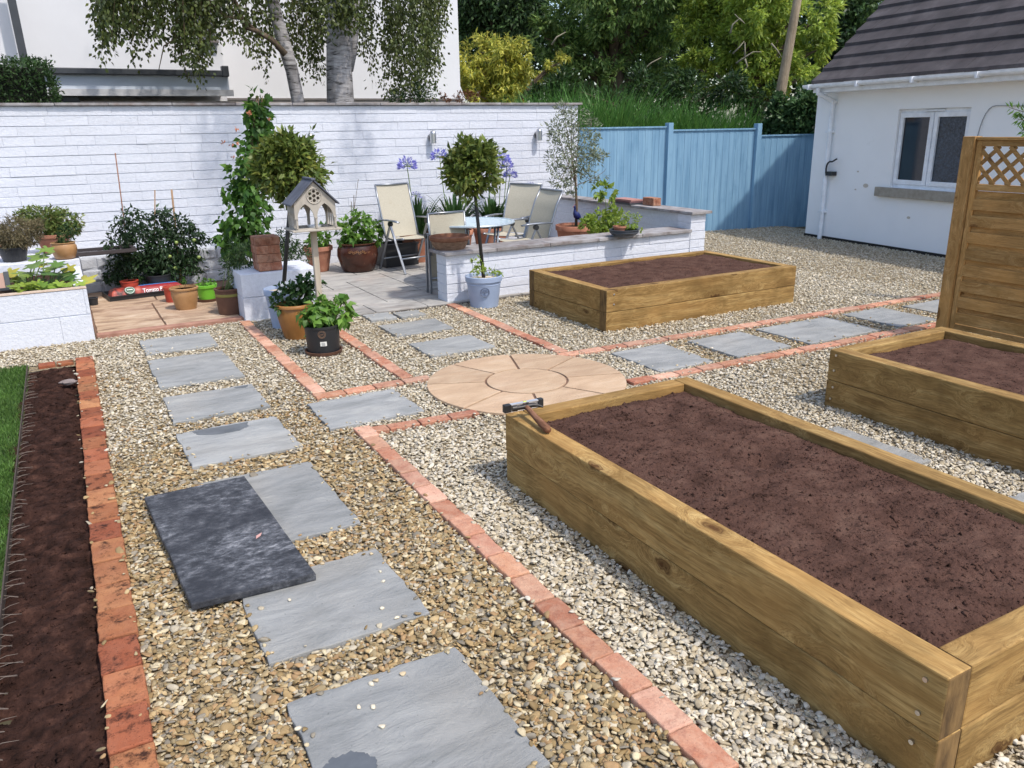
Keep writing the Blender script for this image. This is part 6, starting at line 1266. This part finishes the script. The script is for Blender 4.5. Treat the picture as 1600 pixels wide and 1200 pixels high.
# clipped hedge at the left
hx = PY(78, 120, 12.0).x; h0, h1 = 1.6, PY(40, 97, 12.0).z
t = plant('clipped_hedge', 'clipped dark green hedge rising over the wall at the left edge', 'hedge', (hx-2.2, 12.4, 0)); mb = MB(); mb.box(-5, hx-.06, 12.06, 12.9, 0, h1-.06); mb.obj('shade_core', plain('hedge_shade', lin(24, 30, 16), 1), t)  # solid dark box; the shade inside the hedge is put into its colour
n = 9000; P = np.stack([rng.uniform(-2.0, hx, n), np.full(n, 12.0), rng.uniform(h0, h1, n)], 1); s = rng.random(n); P[s < .3, 2] = h1; P[s < .3, 1] = rng.uniform(12, 12.9, (s < .3).sum()); r_ = s > .85; P[r_, 0] = hx; P[r_, 1] = rng.uniform(12, 12.9, r_.sum())
P += rng.normal(size=(n, 3))*.035+((fbm(P, 2.2, 2, 3)*.14)[:, None]); V, F = leaf_arrays(P, rdir(n)+np.array([0, -.4, .5]), rdir(n)+np.array([0, -.3, .6]), .05, .022, .15); fast_obj('foliage', V, F, M['L_hedge'], t)
# ------------------------------------------------------------------ trees beyond the fence
def tree(name, label, blobs, D, m, n, L, W, cat='tree', per=16, spread=.5, trunk='bark', tr=.16, group='trees beyond the fence', jit=.9, limbs=True, **kw):
    bl = wblobs(blobs, D=D, jit=jit); cx = sum(b[0] for b in bl)/len(bl); cy = sum(b[1] for b in bl)/len(bl); zt_ = max(b[2] for b in bl)
    t = plant(name, label, cat, (cx, cy, 0), group); mb = MB(); f = Vector((cx, cy, 0)); mb.tube([f, f+Vector((.05, 0, zt_*.4)), f+Vector((-.03, 0, zt_*.8))], [tr, tr*.8, tr*.35], 10); mb.obj('trunk', M[trunk], t, smooth=True)
    if limbs:
        mb = MB()
        for b in bl: s_ = f+Vector((0, 0, min(b[2]*.7, zt_*.6))); e = Vector(b[:3]); mb.tube(bez(s_, s_.lerp(e, .6)+Vector((0, 0, .3)), e, 5), [tr*.4, tr*.3, tr*.22, tr*.14, tr*.05], 6)
        mb.obj('limbs', M[trunk], t, smooth=True)
    foliage(t, bl, 'crown', m=m, n=n, L=L, W=W, per=per, spread=spread, **kw); return t
tree('laurel_tree', 'dark glossy evergreen tree above the golden conifer next to the house corner', [(745, 10, 36), (780, 5, 40), (810, 25, 36), (770, 45, 34), (830, 5, 26), (728, 50, 22), (730, 20, 24), (760, -30, 50), (805, 50, 26)], 23, 'dark', 11000, .14, .06, up=.5)
tree('golden_conifer', 'golden yellow conifer just beyond the wall beside the house corner', [(732, 95, 26), (760, 88, 30), (790, 92, 28), (812, 85, 20), (738, 130, 24), (770, 125, 32), (800, 125, 30), (825, 120, 20), (750, 152, 24), (785, 152, 28), (868, 100, 14), (880, 95, 10), (815, 148, 16)], 19, 'golden', 12500, .12, .038, per=42, spread=.30, shell=.4, down=.6, up=.1, droop=.4)
tree('ash_tree', 'large dark feathery tree in the middle beyond the blue fence', [(850, 60, 34), (880, 40, 40), (920, 30, 50), (965, 20, 55), (1010, 35, 55), (1050, 20, 50), (880, 90, 38), (930, 90, 46), (985, 90, 48), (1035, 85, 46), (905, 125, 34), (960, 130, 36), (1015, 130, 36), (940, -40, 70), (1030, -40, 70), (1065, 120, 30), (850, 110, 24), (900, 160, 30), (955, 165, 34), (1010, 165, 34), (1060, 155, 30)], 22, 'ash', 27000, .14, .052, per=60, spread=.27, shell=.4, tr=.3, down=.3)
tree('robinia_tree', 'bright yellow green feathery tree around the telegraph pole', [(1095, 30, 42), (1140, 15, 48), (1190, 25, 50), (1240, 30, 44), (1285, 30, 36), (1120, 75, 40), (1165, 75, 42), (1215, 80, 46), (1262, 80, 38), (1290, 75, 24), (1140, 118, 34), (1190, 120, 36), (1240, 120, 34), (1090, 110, 30), (1180, -40, 70), (1110, -40, 60), (1270, 115, 24)], 20.5, 'bright', 24000, .13, .05, per=60, spread=.27, shell=.4, tr=.22, down=.2)
tree('holly_tree', 'very dark evergreen tree behind the outbuilding roof', [(1320, 20, 40), (1350, 5, 30), (1305, 70, 34), (1335, 60, 36), (1290, 105, 26), (1320, 100, 34), (1362, 25, 16)], 26, 'dark', 9000, .15, .07, tr=.2)
tree('thorn_bush', 'tangled olive green bush under the big trees above the middle fence panel', [(915, 150, 20), (955, 168, 24), (1000, 135, 26), (1030, 165, 22), (1075, 150, 30), (1100, 170, 20), (1140, 140, 24), (1170, 165, 22), (1205, 150, 16), (880, 140, 22), (850, 152, 18), (1060, 120, 16)], 17.8, 'hedge', 6000, .12, .045, cat='bush', tr=.08, group=None)
tree('ivy_clump', 'ivy covered clump at the foot of the telegraph pole beside the outbuilding', [(1216, 175, 12, 26), (1235, 190, 22), (1255, 175, 22), (1262, 195, 18), (1225, 205, 16), (1265, 150, 16), (1200, 205, 14)], 16.0, 'ivy', 5200, .09, .07, cat='ivy', tr=.06, group=None, fold=.08)
def bare(t, D, paths, w_=.03):
    for pts in paths: q = [PD(x, y, D) for x, y in pts]; mb = MB(); mb.tube(q, [w_*(1-.7*i/(len(q)-1)) for i in range(len(q))], 6); mb.obj('bare_branch', plain('pale_dead_wood', lin(140, 132, 112), .9), t, smooth=True)
bare(bpy.data.objects['ash_tree'], 20.3, [((998, 121), (1006, 108), (1018, 98), (1033, 90)), ((1006, 108), (1011, 118)), ((862, 70), (870, 58), (884, 50))], .03)
bare(bpy.data.objects['robinia_tree'], 18.8, [((1150, 99), (1163, 90), (1177, 81), (1190, 81)), ((1145, 84), (1155, 74), (1163, 64)), ((1164, 88), (1164, 66)), ((1141, 52), (1145, 38), (1155, 29), (1148, 22)), ((1155, 29), (1164, 37)), ((1205, 68), (1214, 78), (1222, 90)), ((1164, 92), (1168, 104), (1160, 112))], .022)
# woodland far behind closes the view
bl = wblobs([(x, y, 60) for x in range(700, 1440, 62) for y in (90, 20, -40) if not (y == 20 and (860 < x < 900 or x > 1360)) and not (y == -40 and (830 < x < 930 or x > 1340))], D=34, jit=.6)
V, F = blob_leaves(bl, 22000, .34, .16, per=14, spread=.6, shell=.5); fast_obj('woodland', V, F, M['L_dark'], label='dark mass of far trees behind the garden trees', cat='woodland', kind='stuff')
tp_ = PD(1385, 20, 30.0); pn = thing('pine_tree', 'bare pine trunk showing against the sky above the roof edge', 'tree', (tp_.x, tp_.y, 0), group='trees beyond the fence'); mb = MB(); mb.tube([(tp_.x, tp_.y, 0), (tp_.x, tp_.y, 4), (tp_.x+.1, tp_.y, 9)], [.22, .17, .1], 10); mb.obj('trunk', plain('reddish_bark', lin(112, 84, 70), .9), pn, smooth=True)
V, F = blob_leaves([tuple(PD(x, y, 30))+(1.0, 1.0, .8) for x, y in ((1395, -60), (1350, -50), (1430, -50))], 2500, .2, .03, per=24, spread=.5); fast_obj('crown', V, F, M['L_hedge'], pn)
# spiky ornamental grasses behind the fence: clumps one can tell apart
GRASS = ['low spiky grass clump peeping over the right end of the tall wall', 'spiky grass clump above the wall end, left of the olive tree top', 'tall spiky grass clump rising right at the end of the tall wall', 'tallest spiky grass clump, above the left half of the first blue panel', 'spiky grass clump just left of the first blue fence post', 'spiky grass clump directly behind the first blue fence post', 'spiky grass clump above the left part of the second blue panel', 'spiky grass clump above the right part of the second blue panel', 'short spiky grass clump just left of the second blue post']
def blade_clump(cx, yb, hp, D, wpx, n, i):
    b = PD(cx, yb, D); k = mpp(b); t = plant('ornamental_grass', GRASS[i], 'ornamental grass', (b.x, b.y, 0), 'spiky grass clumps behind the fence'); H = hp*k; z0 = max(.2, b.z-1.3)
    a = rng.random(n)*6.283; r = rng.random(n)**.5*wpx*k*.5; P0 = np.stack([b.x+np.cos(a)*r, b.y+np.sin(a)*r, np.full(n, z0)], 1); hh = (b.z-z0)+H*rng.uniform(.3, 1.15, n)**1.2; lean = rng.normal(size=(n, 2))*.26+np.stack([np.cos(a), np.sin(a)], 1)*.18*(r/(wpx*k*.5))[:, None]
    w_ = rng.uniform(.007, .013, n); s_ = rdir(n); s_[:, 2] = 0; s_ = unit(s_)*w_[:, None]; V_ = []
    for f, wf in ((0, 1), (.45, 1), (.8, .7), (1, .05)):
        c_ = P0+np.stack([lean[:, 0]*hh*f*f*1.1, lean[:, 1]*hh*f*f*1.1, hh*f*(1-.12*f*np.abs(lean[:, 0])*3)], 1); V_ += [c_-s_*wf, c_+s_*wf]
    V_ = np.stack(V_, 1).reshape(-1, 3); o = (np.arange(n)*8)[:, None]; F_ = np.concatenate([o+[2*q, 2*q+1, 2*q+3, 2*q+2] for q in range(3)]); fast_obj('blades', V_, F_, M['L_blade'], t)
for i, (x, yb, h, D, wd) in enumerate(((825, 170, 32, 15.0, 60), (875, 165, 42, 15.2, 60), (925, 190, 62, 14.2, 70), (965, 195, 66, 14.4, 60), (1010, 200, 52, 14.6, 60), (1050, 195, 46, 14.8, 50), (1085, 200, 48, 14.6, 60), (1130, 200, 44, 15.0, 60), (1165, 195, 36, 15.2, 50))):
    blade_clump(x, yb, h*.95, D+2.2, wd*.62, 420, i)
# ------------------------------------------------------------------ gravel: one loose mass of real stones
def stones():
    ico = bmesh.new(); bmesh.ops.create_icosphere(ico, subdivisions=1, radius=1); B0 = np.array([v.co[:] for v in ico.verts]); F0 = np.array([[v.index for v in f.verts] for f in ico.faces]); ico.free()
    ico = bmesh.new(); bmesh.ops.create_icosphere(ico, subdivisions=2, radius=1); B1 = np.array([v.co[:] for v in ico.verts]); F1 = np.array([[v.index for v in f.verts] for f in ico.faces]); ico.free()
    def variants(B, k):
        out = []
        for i in range(k):
            n = fbm(B+i*11.3, 1.1, 2, 40+i); A = B*(1+n[:, None]*.9)
            for c in range(rng.integers(3, 7)):        # chipped flats
                d = rdir(1)[0]; h = rng.uniform(.35, .7); s = A@d; A = A-np.outer(np.maximum(s-h, 0), d)*.9
            out.append(A)
        return np.array(out)
    T0, T1 = variants(B0, 12), variants(B1, 14)
    zones = [((-.03, 1.42, .9, 5.3), 3000), ((-.03, 3.6, .9, 5.4), 2700), ((1.36, 9.2, .9, 10.6), 0)]
    def field(x0, x1, y0, y1, dens):
        n = int((x1-x0)*(y1-y0)*dens); return np.stack([rng.uniform(x0, x1, n), rng.uniform(y0, y1, n)], 1)
    near = np.concatenate([field(-.03, 4.3, 1.0, 3.4, 6400), field(-.03, 4.3, 3.4, 5.3, 5000), field(1.5, 4.3, .2, 1.0, 4200), field(4.3, 6.4, .2, .9, 2900)]); far = np.concatenate([field(-1.6, 4.3, 5.3, 8.4, 3300), field(4.3, 8.0, .9, 8.0, 2900), field(6.9, 11.2, 4.0, 10.9, 2200)])
    P = np.concatenate([near, far]); ok = np.ones(len(P), bool)
    ok &= ~((P[:, 0] < .05+.0133*(P[:, 1]-7.2)) & (P[:, 1] < 7.24)); ok &= ~(P[:, 1] > 10.98-.14*(P[:, 0]-7.2)-.02)
    ok &= ~((P[:, 1] > 7.6) & (P[:, 0] < 6.9) & (P[:, 0] > 2.1))
    fr = Vector((math.sin(ha), -math.cos(ha))); ok &= ~(((P[:, 0]-HA[0])*-fr.x+(P[:, 1]-HA[1])*-fr.y > .0) & (P[:, 1] < HA[1]+.05))
    for q in EXCL: ok &= ~inpoly(P, q)
    # keep only what the photo can show (and a generous margin round it)
    D = np.column_stack([P, np.full(len(P), -CAM_H)]); z = D@np.array(FW); u = 800+F_PX*(D@np.array(RT))/z; v = 600-F_PX*(D@np.array(UP))/z
    ok &= (z > .2) & (u > -260) & (u < 2400) & (v < 1330)
    P = P[ok]; zz = rng.uniform(-.010, .004, len(P))
    sp_ = []; sz = []
    for q, zs_, dens in SPILL:
        q = [np.array(c_[:2], float) for c_ in q]; ed = [(q[i], q[(i+1) % len(q)]) for i in range(len(q) if len(q) > 2 else 1)]; ce = sum(q)/len(q)
        for a_, b_ in ed:
            for k in range(rng.poisson(np.linalg.norm(b_-a_)*dens)): e_ = a_+(b_-a_)*rng.random(); n_ = (ce-e_); n_ /= max(np.linalg.norm(n_), 1e-6); sp_.append(e_+(n_*rng.gamma(1.5, .012) if len(q) > 2 else rng.normal(size=2)*.012)); sz.append(zs_+.0035)
    P = np.concatenate([P, np.array(sp_)]); zz = np.concatenate([zz, np.array(sz)]); dist = np.hypot(P[:, 0], P[:, 1]); n = len(P)
    warm = np.clip((1.45-P[:, 0])/.15, 0, 1)*np.clip((6.3-P[:, 1]+fbm(np.column_stack([P, np.zeros(n)]), .9, 3, 3)*2.4)/1.6, 0, 1)
    right = ((P[:, 0] > 3.9) & (P[:, 1] > 4.3) & (P[:, 1] < 5.1)); warm = np.where(right, .55, warm)
    cream = np.array([lin(212, 200, 172)[:3], lin(222, 212, 190)[:3], lin(202, 188, 158)[:3], lin(210, 202, 184)[:3], lin(190, 174, 142)[:3], lin(176, 166, 146)[:3]])
    brown = np.array([lin(166, 138, 90)[:3], lin(188, 162, 114)[:3], lin(144, 120, 76)[:3], lin(206, 190, 152)[:3], lin(156, 138, 100)[:3], lin(138, 130, 114)[:3], lin(190, 178, 152)[:3], lin(166, 132, 88)[:3]])
    isw = rng.random(n) < warm; col = np.where(isw[:, None], brown[rng.integers(0, len(brown), n)], cream[rng.integers(0, len(cream), n)])*rng.uniform(.76, 1.08, (n, 1))
    L = np.where(isw, rng.gamma(8, .00155, n), rng.gamma(10, .00118, n)).clip(.006, .026)*np.where(dist > 5, 1.08, 1)
    S = np.stack([L, L*rng.uniform(.5, .85, n), L*rng.uniform(.22, .45, n)], 1)
    a = rng.uniform(0, 2*np.pi, n); tx, ty = rng.normal(size=n)*.3, rng.normal(size=n)*.3
    ca, sa = np.cos(a), np.sin(a); Rz = np.zeros((n, 3, 3)); Rz[:, 0, 0] = ca; Rz[:, 0, 1] = -sa; Rz[:, 1, 0] = sa; Rz[:, 1, 1] = ca; Rz[:, 2, 2] = 1
    Rx = np.zeros((n, 3, 3)); Rx[:, 0, 0] = 1; Rx[:, 1, 1] = np.cos(tx); Rx[:, 1, 2] = -np.sin(tx); Rx[:, 2, 1] = np.sin(tx); Rx[:, 2, 2] = np.cos(tx)
    Ry = np.zeros((n, 3, 3)); Ry[:, 1, 1] = 1; Ry[:, 0, 0] = np.cos(ty); Ry[:, 0, 2] = np.sin(ty); Ry[:, 2, 0] = -np.sin(ty); Ry[:, 2, 2] = np.cos(ty)
    RM = np.einsum('nij,njk,nkl->nil', Rz, Rx, Ry); O = np.column_stack([P, zz])
    VV = []; FF = []; CC = []; b = 0
    for sel, T, FT in ((dist < 4.6, T1, F1), (dist >= 4.6, T0, F0)):
        i = np.where(sel)[0]; t = rng.integers(0, len(T), len(i)); A = T[t]*S[i][:, None, :]; A = np.einsum('nij,nkj->nki', RM[i], A)+O[i][:, None, :]
        k = A.shape[1]; VV.append(A.reshape(-1, 3)); FF.append(((np.arange(len(i))*k)[:, None, None]+FT[None]+b).reshape(-1, 3)); CC.append(np.repeat(np.column_stack([col[i], np.ones(len(i))]), k, 0)); b += len(i)*k
    print('gravel stones', n, 'verts', b)
    return np.concatenate(VV), np.concatenate(FF), np.concatenate(CC), T1, F1
V, F, CCol, T1, F1 = stones()
fast_obj('gravel', V, F, M['gravel'], col=CCol, smooth=True, kind='stuff', label='loose cream and golden gravel over the whole garden', cat='gravel')
# single pebbles that rolled onto slabs
for s, pts in (('the slab with pebbles beside the black board', ((452, 937), (580, 865), (594, 893), (598, 908), (597, 950), (620, 965), (424, 1019), (503, 880))), ('the large slab closest to the camera', ((560, 1104), (583, 1104), (580, 1068), (587, 1063), (596, 1135), (467, 1137), (628, 1053)))):
    for x, y in pts:
        c = G(x, y, .016); i = random.randrange(len(T1)); L = random.uniform(.009, .014); a = random.random()*6.28
        A = T1[i]*np.array([L, L*.75, L*.45]); A = np.column_stack([A[:, 0]*math.cos(a)-A[:, 1]*math.sin(a)+c.x, A[:, 0]*math.sin(a)+A[:, 1]*math.cos(a)+c.y, A[:, 2]+.012+L*.3])
        fast_obj('pebble', A, F1, M['gravel'], col=np.tile((*random.choice([lin(220, 208, 182)[:3], lin(196, 176, 140)[:3]]), 1), (len(A), 1)), smooth=True, label='pale pebble lying loose on '+s, cat='pebble', group='loose pebbles on '+s)
